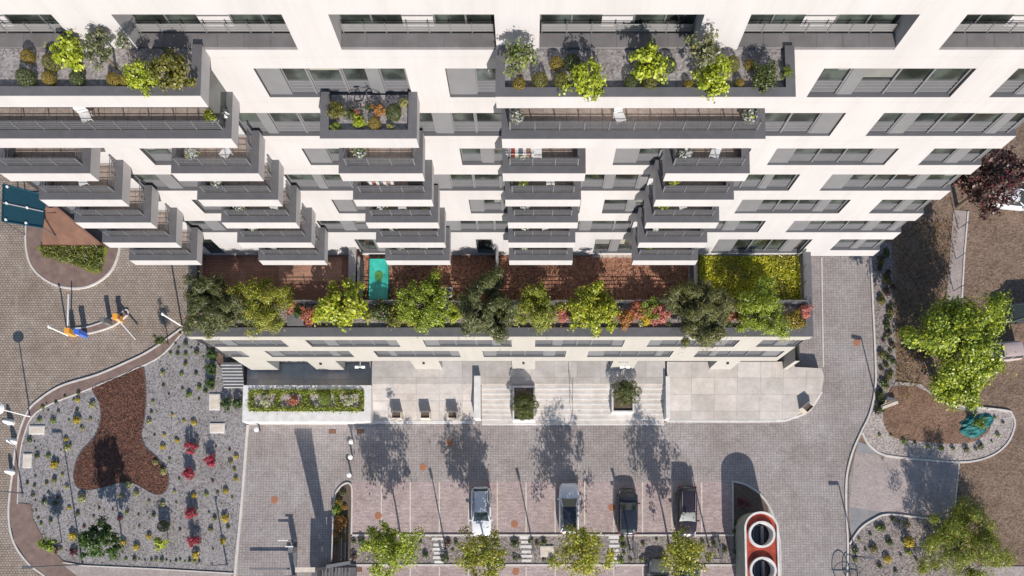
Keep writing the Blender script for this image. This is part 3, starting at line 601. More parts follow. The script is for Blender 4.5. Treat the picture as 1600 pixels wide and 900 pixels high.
# ================================================================== TERRACE THINGS
def fence_y(name, label, px, py0_, py1_, z, h, mat='lgrey', th=.12, cat='fence'):
    x0, y0 = G(px, py1_, z); x1, y1 = G(px, py0_, z); f = MB(); t = thing(name, label, cat, (x0, (y0+y1)/2, z)); L = (y1-y0)/2
    f.box(-th/2, th/2, -L, L, 0, h); f.build('panel', mat, t); g = MB(); g.box(-th/2-.03, th/2+.03, -L, L, h, h+.05); g.build('cap', 'palerail', t); return t
fence_y('partition_wall', 'rusty coloured partition wall on the terrace left of the teal cover', 557, 398, 470, ZT, 1.5, 'brickred', .5)
fence_y('partition_wall', 'narrow pale partition on the terrace between two red soil plots', 778, 398, 470, ZT, 1.5, 'lgrey', .14)
fence_y('partition_wall', 'slim grey partition standing beside the terrace lawn', 1080, 414, 470, ZT, 1.4, 'lgrey', .1)
fence_y('partition_wall', 'pale slim partition close behind the rusty partition wall', 567, 412, 470, ZT, 1.5, 'lgrey', .12)
# teal cover with puddle over a raised frame
x0, y0 = G(577, 467, ZT+.45); x1, y1 = G(606, 405, ZT+.45); mb = MB(); t = thing('covered_pool', 'teal tarpaulin cover with a green puddle on a raised terrace frame', 'pool cover', ((x0+x1)/2, (y0+y1)/2, ZT)); w, l = (x1-x0)/2, (y1-y0)/2
n = 9; vs = []
for j in range(n+4):
    for i in range(n):
        u, v = i/(n-1)*2-1, j/(n+3)*2-1; sag = .14*max(0, 1-u*u)*max(0, 1-((v-.15)/.85)**2); vs.append((u*w, v*l, .45-sag+rnd.uniform(-.012, .012)))
mb.add(vs, [(j*n+i, j*n+i+1, (j+1)*n+i+1, (j+1)*n+i) for j in range(n+3) for i in range(n-1)]); mb.build('cover', 'tarp', t, True)
mb = MB(); mb.box(-w-.03, w+.03, -l-.03, -l+.02, 0, .46); mb.box(-w-.03, w+.03, l-.02, l+.03, 0, .46); mb.box(-w-.03, -w+.02, -l, l, 0, .46); mb.box(w-.02, w+.03, -l, l, 0, .46); mb.build('frame', 'tarp', t)
mb = MB(); mb.prism([(w*.45*math.cos(a)*(1+.15*math.sin(3*a)), l*.16+l*.32*math.sin(a)*(1+.12*math.cos(2*a))) for a in [k*math.pi/12 for k in range(24)]], .33, .348); mb.build('puddle', 'tarpdark', t)
# small table with white frame on the terrace
x, y = G(697, 457, ZT+.7); t = thing('garden_table', 'small white framed table on the dark terrace beside the pine', 'table', (x, y, ZT)); f = MB()
for a in (-.45, .45): f.box(a-.025, a+.025, -.4, .4, .68, .72); f.box(-.45, .45, a*.8-.025, a*.8+.025, .7, .74)
f.build('frame', 'wht', t)
for a in (-.42, .42):
    for b_ in (-.33, .33): f = MB(); f.box(a-.02, a+.02, b_-.02, b_+.02, 0, .68); f.build('leg', 'wht', t)
f = MB(); f.box(-.42, .42, -.33, .33, .66, .68); f.build('tabletop', 'dark', t)
# lawn blades as stuff
n = 9000; P0 = G(1092, 401, ZT); P1 = G(1250, 472, ZT)
C = np.stack([rs.uniform(P0[0], P1[0], n), rs.uniform(P1[1], P0[1], n), ZT+.05+rs.uniform(.02, .2, n)], 1); V = leaf_arrays(C, rs.normal(size=(n, 3))*.6+np.array([0, -.3, .8]), .2, .35)
o = bpy.data.objects.new('lawn_grass', leaf_mesh('lawn_grass', V, ['L_grass', 'L_yellow'], (np.sin(C[:, 0]*1.7)+np.sin(C[:, 1]*2.3+C[:, 0])+rs.normal(size=n)*.6 > .6))); COL.objects.link(o); tag(o, 'bright green tufted lawn covering the right hand terrace', 'grass', None, 'stuff')
n = 2600; P0 = G(66, 386, .2); P1 = G(160, 424, .2); C = np.stack([rs.uniform(P0[0], P1[0], n), rs.uniform(P1[1], P0[1], n), rs.uniform(.15, .55, n)], 1)
u = (C[:, 0]-P0[0])/(P1[0]-P0[0]); v = (C[:, 1]-P1[1])/(P0[1]-P1[1]); C = C[(v > 1-.35-.75*u) & (v < 1.02)]
V = leaf_arrays(C, rs.normal(size=C.shape)*.9+np.array([0, -.2, .5]), .6, .09); o = bpy.data.objects.new('ornamental_grass', leaf_mesh('ornamental_grass', V, ['L_mid', 'L_pale', 'L_dark', 'L_olive'], rs.randint(0, 4, len(C)))); COL.objects.link(o); tag(o, 'shaggy green and straw coloured grass below the rusty canopy', 'grass', None, 'stuff')
# terrace trees, left to right along the parapet
tg = 'trees along the roof terrace parapet'
def ttree(px, py, zc_, r, h, *a, **k):
    k['n'] = int(k['n']*3.0); k['size'] *= .8; k['K'] = int(k['K']*1.7); k['shell'] = .38; k['rc'] = .46; return tree('terrace_tree', px, py, zc_, r*1.17, h*1.12, *a, z0=ZT+.3, group=tg, **k)
ttree(330, 481, 2.1, 46, 1.5, 'pine', 'dark green pine at the left end of the terrace parapet', pine=True, K=60, n=9000, rc=.42, size=.36, extra=('dark', .3))
ttree(409, 476, 1.8, 44, 1.2, 'yellow', 'fine leaved yellow green tree right beside the left corner pine', K=60, n=7500, rc=.42, size=.13, extra=('mid', .35))
ttree(538, 476, 2.0, 38, 1.3, 'lime', 'bright lime tree with big leaves hanging over the rusty partition wall', K=36, n=1500, rc=.42, size=.27, aspect=.8, shell=.4, extra=('yellow', .2))
ttree(663, 474, 1.9, 44, 1.3, 'mid', 'feathery mid green tree right of the teal cover', K=55, n=5200, rc=.42, size=.16, extra=('lime', .35))
ttree(760, 481, 2.1, 46, 1.5, 'pine', 'dark green pine in the middle of the parapet by the partition', pine=True, K=60, n=9000, rc=.42, size=.36, extra=('dark', .3))
ttree(838, 483, 1.8, 37, 1.2, 'mid', 'soft green round tree right beside the middle pine', K=50, n=5200, rc=.4, size=.14, extra=('yellow', .5))
ttree(929, 482, 1.9, 40, 1.25, 'lime', 'lime yellow round tree above the red soil plot', K=48, n=2300, rc=.42, size=.23, aspect=.75, extra=('yellow', .35))
ttree(1099, 484, 2.1, 49, 1.5, 'pine', 'broad grey green pine beside the terrace lawn', pine=True, K=64, n=9500, rc=.42, size=.36, extra=('olive', .35))
ttree(1192, 484, 1.7, 42, 1.2, 'mid', 'bushy green tree in front of the terrace lawn', K=55, n=5200, rc=.42, size=.15, extra=('lime', .4))
zs_ = ZT+.4
for px, py, r, k, l in ((456, 482, 8, 'pink', 'pink leaved shrub right of the yellow green tree'), (483, 492, 11, 'coral', 'coral pink shrub in the trough left of the large leaved lime tree'), (467, 488, 8, 'green', 'small green shrub between the pink and coral shrubs'), (500, 487, 9, 'grey', 'greyish shrub beside the coral shrub'),
        (597, 487, 14, 'dark', 'dark green shrub in the trough below the teal cover'), (620, 494, 13, 'olive', 'olive shrub at the foot of the feathery green tree'), (641, 497, 9, 'yellow', 'yellow shrub at the foot of the feathery green tree'), (579, 492, 7, 'pale', 'pale shrub beside the trough partition'), (710, 490, 10, 'lime', 'lime green shrub left of the middle pine'), (688, 500, 8, 'mid', 'green shrub close to the coping under the feathery tree'),
        (878, 490, 10, 'pink', 'pink shrub between the soft green and lime yellow trees'), (897, 482, 10, 'green', 'green shrub left of the lime yellow tree'), (978, 497, 11, 'orange', 'rusty orange shrub right of the lime yellow tree'), (997, 484, 11, 'coral', 'coral shrub behind the round green shrub'), (1016, 482, 13, 'mid', 'round green shrub beside the coral shrub'), (1010, 499, 7, 'yfl', 'small yellow flowering shrub near the coping'), (1030, 492, 12, 'pink', 'reddish pink shrub left of the broad grey green pine'), (1043, 486, 9, 'grey', 'silvery shrub touching the broad grey green pine'),
        (1147, 490, 10, 'coral', 'coral shrub right of the broad grey green pine'), (1160, 494, 9, 'green', 'green shrub left of the bushy green tree'), (1243, 498, 12, 'gold', 'golden shrub in the right corner of the trough'), (1258, 486, 9, 'pink', 'pink shrub at the right end of the trough'), (303, 500, 8, 'coral', 'coral shrub under the left corner pine')):
    bush('shrub', px, py, r*1.3, k, l, zs_, 'shrub', 'shrubs in the terrace trough')
for px, py in ((480, 505), (528, 504), (612, 506), (648, 506), (677, 505), (735, 506), (806, 505), (862, 505), (905, 505), (1002, 506), (1045, 506), (1140, 506), (1215, 505)):
    tuft('trailing_plant', px, py, 6, rnd.choice(['pale', 'dark', 'wine', 'mid']), 'small trailing plant spilling over the dark terrace coping', zc+.05, 'plant', 'trailing plants on the coping')
for px in (464, 908):
    x, y = G(px, 501, zc); mb = MB(); mb.box(-.62, .62, -.36, .36, 0, .42); mb.box(-.7, .7, -.42, .42, .42, .5, 1)
    o = mb.build('storage_box', ['grey', 'tray']); o.location = (x, y, zc-.35); tag(o, 'flat brown lidded box in the trough beside the coral shrub' if px < 600 else 'flat brown lidded box in the trough below the lime yellow tree', 'box')
# ------------------------------------------------------------------ upper planters
zt_ = BAL['top', 0][4]
gl = 'ball shrubs in the upper left planter'; gr = 'ball shrubs in the upper right planter'
for px, py, r, k, l in ((43, 88, 11, 'gold', 'golden ball shrub nearest the left edge by the wall'), (40, 121, 15, 'dark', 'dark green ball shrub in the left planter corner nearest the frame edge'), (76, 122, 11, 'gold', 'golden ball shrub beside the dark corner ball'), (80, 98, 14, 'olive', 'olive ball shrub tucked under the lime tree at left'), (120, 122, 12, 'dark', 'dark ball shrub alone under the lime tree'),
        (177, 124, 11, 'gold', 'golden ball shrub below the scraggly pine'), (195, 126, 9, 'gold', 'small golden ball touching the right lime shrub'), (266, 110, 33, 'olive', 'large bronze olive shrub in the planter corner'), (220, 118, 25, 'lime', 'bright lime shrub beside the bronze one')):
    bush('shrub', px, py, r, k, l, zt_, 'shrub', gl if r < 20 else None)
tree('small_tree', 106, 82, .9, 30, .75, 'lime', 'bright lime bushy tree in the upper left planter', z0=zt_, K=34, n=1500, rc=.3, size=.15, aspect=.75, tr=.05)
tree('scraggly_pine', 150, 72, 1.5, 34, .7, 'grey', 'scraggly grey needled pine leaning over the upper left planter', 'pine', zt_, K=22, n=1900, rc=.22, size=.16, aspect=.3, shell=.3, tr=.05, extra=('dark', .4))
tree('scraggly_pine', 190, 66, 1.3, 13, .3, 'grey', 'thin outer shoot of pine right of the scraggly pine', 'pine', zt_, K=8, n=260, rc=.16, size=.16, aspect=.3, tr=.03, extra=('dark', .4))
zt_ = BAL['top', 1][4]
for px, py, r, k, l in ((811, 132, 11, 'gold', 'golden ball shrub in the left corner of the right planter'), (844, 125, 13, 'olive', 'olive ball shrub right of the corner ball'), (869, 99, 11, 'gold', 'golden ball shrub beside the wall near the grey tree'), (894, 98, 14, 'dark', 'dark shaded ball shrub by the wall above the lime shrub'), (877, 126, 13, 'olive', 'olive ball shrub touching the left lime shrub'),
        (986, 128, 11, 'dark', 'dark ball shrub below the middle lime tree'), (1016, 131, 11, 'olive', 'olive ball shrub under the middle lime tree'), (1046, 102, 12, 'dark', 'dark ball shrub right of the middle lime tree'), (1144, 100, 13, 'olive', 'olive ball shrub right of the flowering grey tree'), (1075, 133, 8, 'gold', 'tiny golden ball on open gravel by the coping'), (1156, 130, 8, 'gold', 'tiny golden ball right of the right lime shrub'), (1172, 101, 9, 'gold', 'small golden ball near the right planter end'),
        (1197, 120, 22, 'dark', 'large dark green shrub at the right planter end'), (916, 124, 30, 'lime', 'big round lime shrub at the front of the right planter'), (1117, 122, 31, 'lime', 'big lime shrub under the flowering grey tree'), (1231, 115, 10, 'mid', 'green climbing plant in the right planter corner')):
    bush('shrub', px, py, r, k, l, zt_, 'shrub', gr if r < 20 else None)
tree('small_tree', 1012, 97, .95, 33, .8, 'lime', 'tall lime tree in the middle of the right planter', z0=zt_, K=34, n=1700, rc=.3, size=.15, aspect=.75, tr=.05)
tree('small_tree', 812, 88, 1.4, 34, .8, 'grey', 'airy grey green tree at the left end of the right planter', z0=zt_, K=32, n=1100, rc=.28, size=.15, shell=.3, tr=.05, extra=('mid', .4))
tree('small_tree', 1100, 76, 1.5, 32, .8, 'grey', 'airy pale flowering tree behind the right lime shrub', z0=zt_, K=32, n=1000, rc=.28, size=.15, shell=.3, tr=.05, extra=('olive', .4))
zm = BAL['mid'][4]
for px, py, r, k, l in ((526, 172, 14, 'olive', 'olive shrub in the left corner of the small balcony planter'), (547, 178, 10, 'dark', 'dark shrub left of the bicycle'), (555, 175, 7, 'pink', 'pink flowering shrub left of the bicycle'), (560, 189, 10, 'lime', 'lime shrub in front of the bicycle'), (585, 193, 10, 'gold', 'golden ball shrub on the small balcony planter'), (592, 172, 11, 'orange', 'orange flowering shrub right of the bicycle'), (615, 176, 13, 'dark', 'dark ball shrub near the right end of the small planter'), (630, 160, 8, 'pale', 'pale shrub in the right wall corner of the small planter'), (524, 199, 8, 'mid', 'green shrub at the front left corner of the small planter'), (575, 167, 6, 'green', 'teal green shrub behind the bicycle'), (610, 198, 6, 'pale', 'tiny pale plant on the small planter gravel')):
    bush('shrub', px, py, r, k, l, zm, 'shrub', 'plants on the small balcony planter')
def bicycle(name, label, px, py, z, rz, mat='black', s=1.0):
    x, y = G(px, py, z+.4); t = thing(name, label, 'bicycle', (x, y, z), rz)
    for dx in (-.5, .5):
        f = MB(); c = [(dx+.33*math.cos(a), 0, .34+.33*math.sin(a)) for a in [k*math.pi/10 for k in range(21)]]; f.tube(c, .022, 6, 0, False)
        for k in range(8): a = k*math.pi/4; f.tube([(dx, 0, .34), (dx+.32*math.cos(a), 0, .34+.32*math.sin(a))], .006, 3)
        f.build('wheel', 'black', t)
    f = MB()
    for a, b_ in (((-.5, 0, .34), (-.1, 0, .3)), ((-.1, 0, .3), (-.2, 0, .85)), ((-.2, 0, .78), (.35, 0, .8)), ((-.1, 0, .3), (.38, 0, .7)), ((-.5, 0, .34), (-.18, 0, .75)), ((.5, 0, .34), (.33, 0, .95))): f.tube([a, b_], .025, 6)
    f.build('frame', mat, t); f = MB(); f.tube([(.3, -.28, 1.0), (.34, 0, .96), (.3, .28, 1.0)], .018, 6); f.build('handlebar', 'dark', t)
    f = MB(); f.prism([(-.34, -.09), (-.34, .09), (-.06, .02), (-.06, -.02)], .86, .92); f.build('saddle', 'black', t); return t
bicycle('bicycle', 'black bicycle parked among shrubs on the small balcony planter', 569, 166, zm, .25)
# ------------------------------------------------------------------ flower pots and clutter on the balconies
NR = ['lowest', 'second lowest', 'middle', 'second highest', 'highest']; NC = ['leftmost', 'second', 'third', 'fourth', 'fifth']
def pot(bal, label, frac=.0, kinds='green+wfl', dx=.62, n=2):
    x0, x1, zb, zt, zf = bal; x = x0+.45+dx+(x1-x0)*frac; t = thing('flower_pot', label, 'plant pot', (x, YB+1.15, zf), 0, 'flower pots on the balconies')
    f = MB(); k = 10; R = .27
    for a, b_, ra, rb in ((0, .36, .2, .27),):
        v = [(ra*math.cos(2*math.pi*i/k), ra*math.sin(2*math.pi*i/k), a) for i in range(k)]+[(rb*math.cos(2*math.pi*i/k), rb*math.sin(2*math.pi*i/k), b_) for i in range(k)]
        f.add(v, [(i, (i+1) % k, k+(i+1) % k, k+i) for i in range(k)]); f.add(v[k:], [tuple(range(k))])
    f.build('pot', 'dark', t); me = rnd.choice(tuft_mesh(kinds)); o = bpy.data.objects.new('foliage', me); COL.objects.link(o); o.parent = t; o.location = (0, 0, .3); o.scale = (.48, .48, .65); o.rotation_euler = (0, 0, rnd.uniform(0, 6))
for c in (1, 2, 3, 4):
    for r in range(5):
        if (c, r) in ((2, 3), (2, 4)): continue
        kd = rnd.choice(['mid+wfl', 'green+wfl', 'lime', 'pale+wfl']); pot(BAL[c, r], f'{"white flowering" if "wfl" in kd else "lime green"} pot on the {NR[r]} balcony of the {NC[c]} balcony column', 0, kd)
pot(BAL['long', 0], 'white flowering pot at the right end of the long upper left balcony', .935, 'mid+wfl', 0); pot(BAL['long', 0], 'green pot next to the white flowers on the long upper left balcony', .905, 'lime', 0)
pot(BAL['long', 1], 'white flowering pot at the left end of the long upper right balcony', 0, 'pale+wfl', .3); pot(BAL['long', 1], 'lime plant pot at the right end of the long upper right balcony', .9, 'lime+wfl', .1)
pot(BAL[2, 4], 'white flowering pot at the left end of the highest balcony of the third column', 0, 'mid+wfl'); pot(BAL[2, 2], 'dark leafy pot at the right end of the middle balcony of the third column', .7, 'dark', .1)
def drying_rack(bal, frac, label):
    x0, x1, zb, zt, zf = bal; x = x0+(x1-x0)*frac; t = thing('drying_rack', label, 'drying rack', (x, YB+1.25, zf)); f = MB()
    for s in (-1, 1):
        f.tube([(-.75, s*.3, .0), (.75, s*.1, .85)], .018, 5); f.tube([(.75, s*.3, 0), (-.75, s*.1, .85)], .018, 5)
    for k in range(6): f.tube([(-.8, -.35+k*.14, .86), (.8, -.35+k*.14, .86)], .012, 5)
    f.build('frame', 'wht', t)
    for k, m in enumerate(('wht', 'redtop', 'wht', 'lgrey', 'wht', 'brickred', 'wht')):
        a = -.72+k*.21; g = MB(); g.box(a, a+.18, -.3, .3, .885, .9); g.box(a, a+.18, -.33, -.305, .5, .9); g.build('laundry', m, t)
drying_rack(BAL[2, 3], .36, 'drying rack with white and red laundry on a balcony of the third column'); drying_rack(BAL[3, 4], .22, 'drying rack with red laundry on the highest balcony of the fourth column')
def chair(bal, frac, label, rz=0):
    x0, x1, zb, zt, zf = bal; t = thing('balcony_chair', label, 'chair', (x0+(x1-x0)*frac, YB+1.2, zf), rz); f = MB(); f.box(-.25, .25, -.25, .25, .42, .46); f.build('seat', 'wht', t)
    f = MB(); f.box(-.25, .25, .22, .26, .47, .95); f.build('backrest', 'wht', t)
    for a in (-.22, .22):
        for b_ in (-.22, .22): f = MB(); f.box(a-.02, a+.02, b_-.02, b_+.02, 0, .42); f.build('leg', 'wht', t)
chair(BAL[2, 2], .5, 'white chair on the middle balcony of the third column')
for (c, r, u, w_) in ((1, 4, .6, 'second'), (1, 2, .7, 'second'), (2, 0, .6, 'third'), (3, 1, .55, 'fourth'), (4, 4, .6, 'fifth'), (4, 2, .5, 'fifth'), (0, 3, .5, 'leftmost'), (3, 3, .6, 'fourth')):
    chair(BAL[c, r], u, f'white chair on the {NR[r]} balcony of the {w_} balcony column', rnd.uniform(-.6, .6))
for bk, u, l in ((('long', 0), .5, 'white chair in the middle of the long upper left balcony'), (('long', 1), .45, 'white chair in the middle of the long upper right balcony')): chair(BAL[bk], u, l, .4)
chair(BAL[3, 4], .42, 'white chair beside the red laundry on the highest balcony')
x0, x1, zb, zt, zf = BAL[2, 3]; mb = MB(); mb.tube([(0, 0, 0), (0, 0, .5)], [.3, .42], 14); mb.tube([(0, 0, .5), (0, 0, .56)], [.42, .38], 14, 1); o = mb.build('barrel_planter', ['brickred', 'black']); o.location = (x1-1.0, YB+1.1, zf); tag(o, 'round dark barrel at the right end of the laundry balcony', 'barrel')
# ================================================================== PLAZA THINGS
def planter_box(name, label, pxa, pya, pxb, pyb, z0, h, rim, soil='soilbrown'):
    (xa, yb_), (xb, ya) = G(pxa, pya, z0+h), G(pxb, pyb, z0+h); t = thing(name, label, 'planter', ((xa+xb)/2, (ya+yb_)/2, 0)); w, l = (xb-xa)/2, (yb_-ya)/2; f = MB(); z1 = z0+h; rl, rt, rr, rb_ = rim
    f.box(-w, w, -l, -l+rb_, 0, z1); f.box(-w, w, l-rt, l, 0, z1); f.box(-w, -w+rl, -l+rb_+.001, l-rt-.001, 0, z1); f.box(w-rr, w, -l+rb_+.001, l-rt-.001, 0, z1); f.build('rim', 'concrete', t)
    g = MB(); g.box(-w+rl, w-rr, -l+rb_, l-rt, 0, z1-.14); g.build('soil', soil, t); return t, (xa+rl, xb-rr, ya+rb_, yb_-rt, z1)
t, HB = planter_box('raised_planter', 'long white walled planter with a clipped hedge pattern left of the ramp', 380, 602, 579, 659, .3, 1.15, (.55, .42, .6, .95), 'pinkgravel')
x0, x1, y0, y1, z1 = HB; segs = []
L_ = (x0+.22, x1-.22); B_ = (y0+.2, y1-.2); W_ = L_[1]-L_[0]
segs += [((L_[0], B_[0]), (L_[1], B_[0])), ((L_[0], B_[1]), (L_[1], B_[1])), ((L_[0], B_[0]), (L_[0], B_[1])), ((L_[1], B_[0]), (L_[1], B_[1]))]
for a, b_ in ((.26, .22), (.50, .46), (.48, .54), (.76, .80)): segs.append(((L_[0]+W_*a, B_[1]), (L_[0]+W_*b_, B_[0])))
C = []
for (a, b_), (c, d) in segs:
    m = int(math.hypot(c-a, d-b_)*220); u = rs.uniform(0, 1, (m, 1)); p = np.array([a, b_])*(1-u)+np.array([c, d])*u; C.append(np.concatenate([p+rs.normal(size=(m, 2))*.13, z1-.1+rs.uniform(0, .38, (m, 1))], 1))
C = np.concatenate(C); V = leaf_arrays(C, rs.normal(size=C.shape)*.6+np.array([0, -.1, .8]), .13, .7); cx_, cy_ = (x0+x1)/2, (y0+y1)/2; V -= np.array([cx_, cy_, z1-.14])
o = bpy.data.objects.new('box_hedge', leaf_mesh('box_hedge', V, ['L_mid', 'L_yellow'], rs.uniform(0, 1, len(C)) < .3)); COL.objects.link(o); o.location = (cx_, cy_, z1-.14); tag(o, 'low clipped box hedge in a diamond pattern in the long planter', 'hedge')
bush('flowering_shrub', 415, 627, 9, 'wfl+pale', 'white flowering shrub at the left end of the hedge planter', z1-.14); bush('flowering_shrub', 546, 625, 10, 'wfl+pale', 'white flowering shrub at the right end of the hedge planter', z1-.14); bush('shrub', 458, 626, 8, 'coral', 'orange leaved shrub in the left half of the hedge planter', z1-.14)
bush('shrub', 507, 623, 10, 'mid', 'clipped green ball shrub in the right half of the hedge planter', z1-.14, hs=1.3)
def cloud_tree(px, py, label, z0, pts):
    x, y = G(px, py, z0+1.2); t = thing('cloud_pruned_tree', label, 'tree', (x, y, z0)); Vs = []; f = MB(); f.tube([(0, 0, 0), (.08, .05, .6), (0, 0, 1.2)], [.09, .07, .05], 8)
    for dx, dy, dz, r in pts:
        n = 750; D = rs.normal(size=(n, 3)); D /= np.linalg.norm(D, axis=1, keepdims=True); D[:, 2] = np.where(D[:, 2] < -.3, -D[:, 2], D[:, 2]); Cc = np.array([dx, dy, dz])+D*np.array([r, r, r*.7])*rs.uniform(.8, 1.03, (n, 1))
        Vs.append(leaf_arrays(Cc, D+rs.normal(size=D.shape)*.45, .085, .5)); f.tube([(0, 0, .5), (dx*.6, dy*.6, dz*.7), (dx, dy, dz)], [.05, .04, .02], 6)
    V = np.concatenate(Vs); o = bpy.data.objects.new('crown', leaf_mesh('crown', V, ['L_conif', 'L_dark'], rs.uniform(0, 1, len(V)//4) < .35)); COL.objects.link(o); o.parent = t; f.build('trunk', 'bark', t)
def ring(n, R, z, r): return [(R*math.cos(2*math.pi*k/n+z)*rnd.uniform(.85, 1.1), R*math.sin(2*math.pi*k/n+z)*rnd.uniform(.85, 1.1), z+rnd.uniform(-.1, .1), r*rnd.uniform(.85, 1.15)) for k in range(n)]
planter_box('stair_planter', 'white square planter on the steps with a low cloud pruned tree', 801, 603, 836, 657, .35, .85, (.14, .14, .14, .14)); planter_box('stair_planter', 'white square planter on the steps near the right wall', 956, 607, 991, 644, .35, .85, (.14, .14, .14, .14))
cloud_tree(820, 633, 'dark cloud pruned tree in the left stair planter', 1.05, ring(8, .85, .9, .46)+ring(5, .45, 1.4, .46)+[(.1, .65, 1.1, .4), (-.2, -.95, .7, .38), (.35, -.9, .75, .36)])
cloud_tree(979, 613, 'dark cloud pruned tree in the right stair planter', 1.05, ring(8, .95, .95, .44)+ring(4, .45, 1.45, .44)+[(0, 0, 1.6, .42)])
# stair handrail, litter bins
x, y0 = G(894, 602, ZP); y1 = Gy(648, .2); t = thing('handrail', 'thin dark handrail running down the middle of the wide steps', 'handrail', (x, y0, 0)); f = MB(); f.tube([(0, .5, ZP+.9), (0, 0, ZP+.9), (0, y1-y0, 1.0)], .025, 6); f.build('rail', 'dark', t)
for q in (0, .5, 1.0): f = MB(); yy = (y1-y0)*q; f.tube([(0, yy, ZP*(1-q)-.02), (0, yy, (ZP+.9)*(1-q)+1.0*q)], .02, 6); f.build('post', 'dark', t)
def litter_bin(px, py, z0, label, rz=0, h=.95):
    x, y = G(px, py, z0+h); t = thing('litter_bin', label, 'litter bin', (x, y, z0), rz, 'litter bins on the plaza'); f = MB(); w, l = .44, .34
    f.box(-w, -w+.06, -l, l, 0, h); f.box(w-.06, w, -l, l, 0, h); f.box(-w+.06, w-.06, -l, -l+.06, 0, h); f.box(-w+.06, w-.06, l-.06, l, 0, h); f.box(-w+.06, w-.06, -l+.06, l-.06, 0, h-.25); f.build('body', 'hatch', t)
    f = MB(); f.box(-w+.1, w-.1, -l+.1, l-.1, h-.24, h-.12); f.build('liner', 'soilbrown', t); f = MB(); f.box(-w-.015, w+.015, l-.12, l+.015, h, h+.03); f.build('lid', 'lgrey', t)
litter_bin(619, 648, .3, 'pale square litter bin on the ramp, left one of three in a row'); litter_bin(664, 648, .3, 'pale square litter bin on the ramp between its two twins'); litter_bin(707, 648, .3, 'pale square litter bin on the ramp next to the thick white wall'); litter_bin(1263, 636, .1, 'tilted pale litter bin standing alone at the right forecourt corner', .75)
# wall lamps / signs on the pillars
for k, (a, y) in enumerate(((501, 567), (662, 566), (818, 566), (1137, 566))):
    x, z = F(a, y, Yl); f = MB(); f.box(-.09, .09, -.16, .0, -.14, .14); o = f.build('wall_lamp', 'black'); o.location = (x, Yl-.002, z); tag(o, 'small black lamp on a cream pillar of the ground floor', 'wall lamp', 'wall lamps on the pillars')
for a, y, l in ((563, 565, 'white light fitting on the lower wall beside the blue shop glass'), (976, 565, 'white light fitting on the cream pillar above the right stair planter')):
    x, z = F(a, y, Yl); f = MB(); f.tube([(0, 0, 0), (0, -.5, .1)], .03, 6)
    for s in (-1, 1): f.box(s*.28-.16, s*.28+.16, -.62, -.42, .05, .15)
    f.box(-.3, .3, -.55, -.48, .06, .12); o = f.build('floodlight', 'wht'); o.location = (x, Yl-.002, z); tag(o, l, 'lamp')
# ================================================================== STREET THINGS
def lamp_post(px, py, h, label, arm=(-1, 0), al=.9, mat='dark', group='street lamps', disc=False):
    x, y = G(px, py, 0); t = thing('street_lamp', label, 'street lamp', (x, y, 0), 0, group); f = MB(); f.tube([(0, 0, 0), (0, 0, h*.5), (0, 0, h)], [.075, .06, .05], 10); f.build('pole', mat, t)
    f = MB(); f.tube([(0, 0, 0), (0, 0, .08)], .16, 12); f.build('base_plate', mat, t); f = MB()
    if disc: f.tube([(0, 0, h), (0, 0, h+.06), (0, 0, h+.16)], [.5, .52, .3], 20)
    else:
        a = Vector((*arm, 0)).normalized(); n = Vector((-a.y, a.x, 0)); P = [a*.0+n*.1, a*.0-n*.1, a*al-n*.13, a*al+n*.13]; f.prism([(p.x, p.y) for p in P], h-.03, h+.06, 0, None, True)
    f.build('lamp_head', 'wht' if disc else mat, t)
lamp_post(48, 651, 4.0, 'white street lamp with a round flat head by the cobbled road', mat='wht', disc=True)
lamp_post(697, 859, 3.5, 'dark lamp post in the car park strip beside the leftmost stepping stones', (-.25, 1)); lamp_post(834, 859, 3.5, 'dark lamp post in the car park strip beside the middle stepping stones', (-.25, 1)); lamp_post(984, 859, 3.5, 'dark lamp post in the car park strip right of the third stepping stones', (-.25, 1)); lamp_post(1107, 855, 3.5, 'dark lamp post at the right end of the car park strip', (-.25, 1))
lamp_post(1337, 870, 3.6, 'grey lamp post with side arm at the corner of the yellow flower bed', (-1, 0)); lamp_post(1372, 637, 3.5, 'grey lamp post with side arm in the gravel beside the curved driveway', (-1, .2))
lamp_post(130, 882, 6.6, 'tall thin lamp post at the lower left garden corner', (-1, 0)); lamp_post(36, 771, 3.6, 'thin post on the left pavement beside the bollards', (-1, 0)); lamp_post(355, 882, 3.2, 'thin post in the gravel near the driveway kerb', (0, 1), .3)
for px, py, h, l in ((106, 524, 2.6, 'white post with a barrier arm at the left tip of the kerb island'), (285, 510, 3.6, 'white post standing on the pavement by the parapet corner')):
    x, y = G(px, py, 0); t = thing('white_post', l, 'post', (x, y, 0)); f = MB(); f.tube([(0, 0, 0), (0, 0, h)], .075, 10); f.build('pole', 'wht', t); f = MB(); f.tube([(0, 0, h), (0, 0, h+.12)], [.13, .1], 10); f.build('cap', 'wht', t)
def barrier(px, py, a_px, label, mat='orange', h=1.05):
    x, y = G(px, py, 0); t = thing('barrier_gate', label, 'barrier', (x, y, 0)); f = MB(); f.box(-.2, .2, -.24, .24, 0, h); f.box(-.23, .23, -.27, .27, h, h+.06); f.build('housing', mat, t)
    ex, ey = G(*a_px, .95); f = MB(); d = Vector((ex-x, ey-y)); n = Vector((-d.y, d.x)).normalized()*.05; b = n*0+d.normalized()*.2
    f.prism([tuple(b+n), tuple(b-n), (d.x-n.x*.7, d.y-n.y*.7), (d.x+n.x*.7, d.y+n.y*.7)], .88, 1.0, 0, None, True); f.build('boom', 'wht', t)
barrier(116, 522, (107, 460), 'orange barrier housing with its white boom pointing up the road'); barrier(190, 500, (211, 530), 'orange barrier housing with its boom pointing across the lower lane')
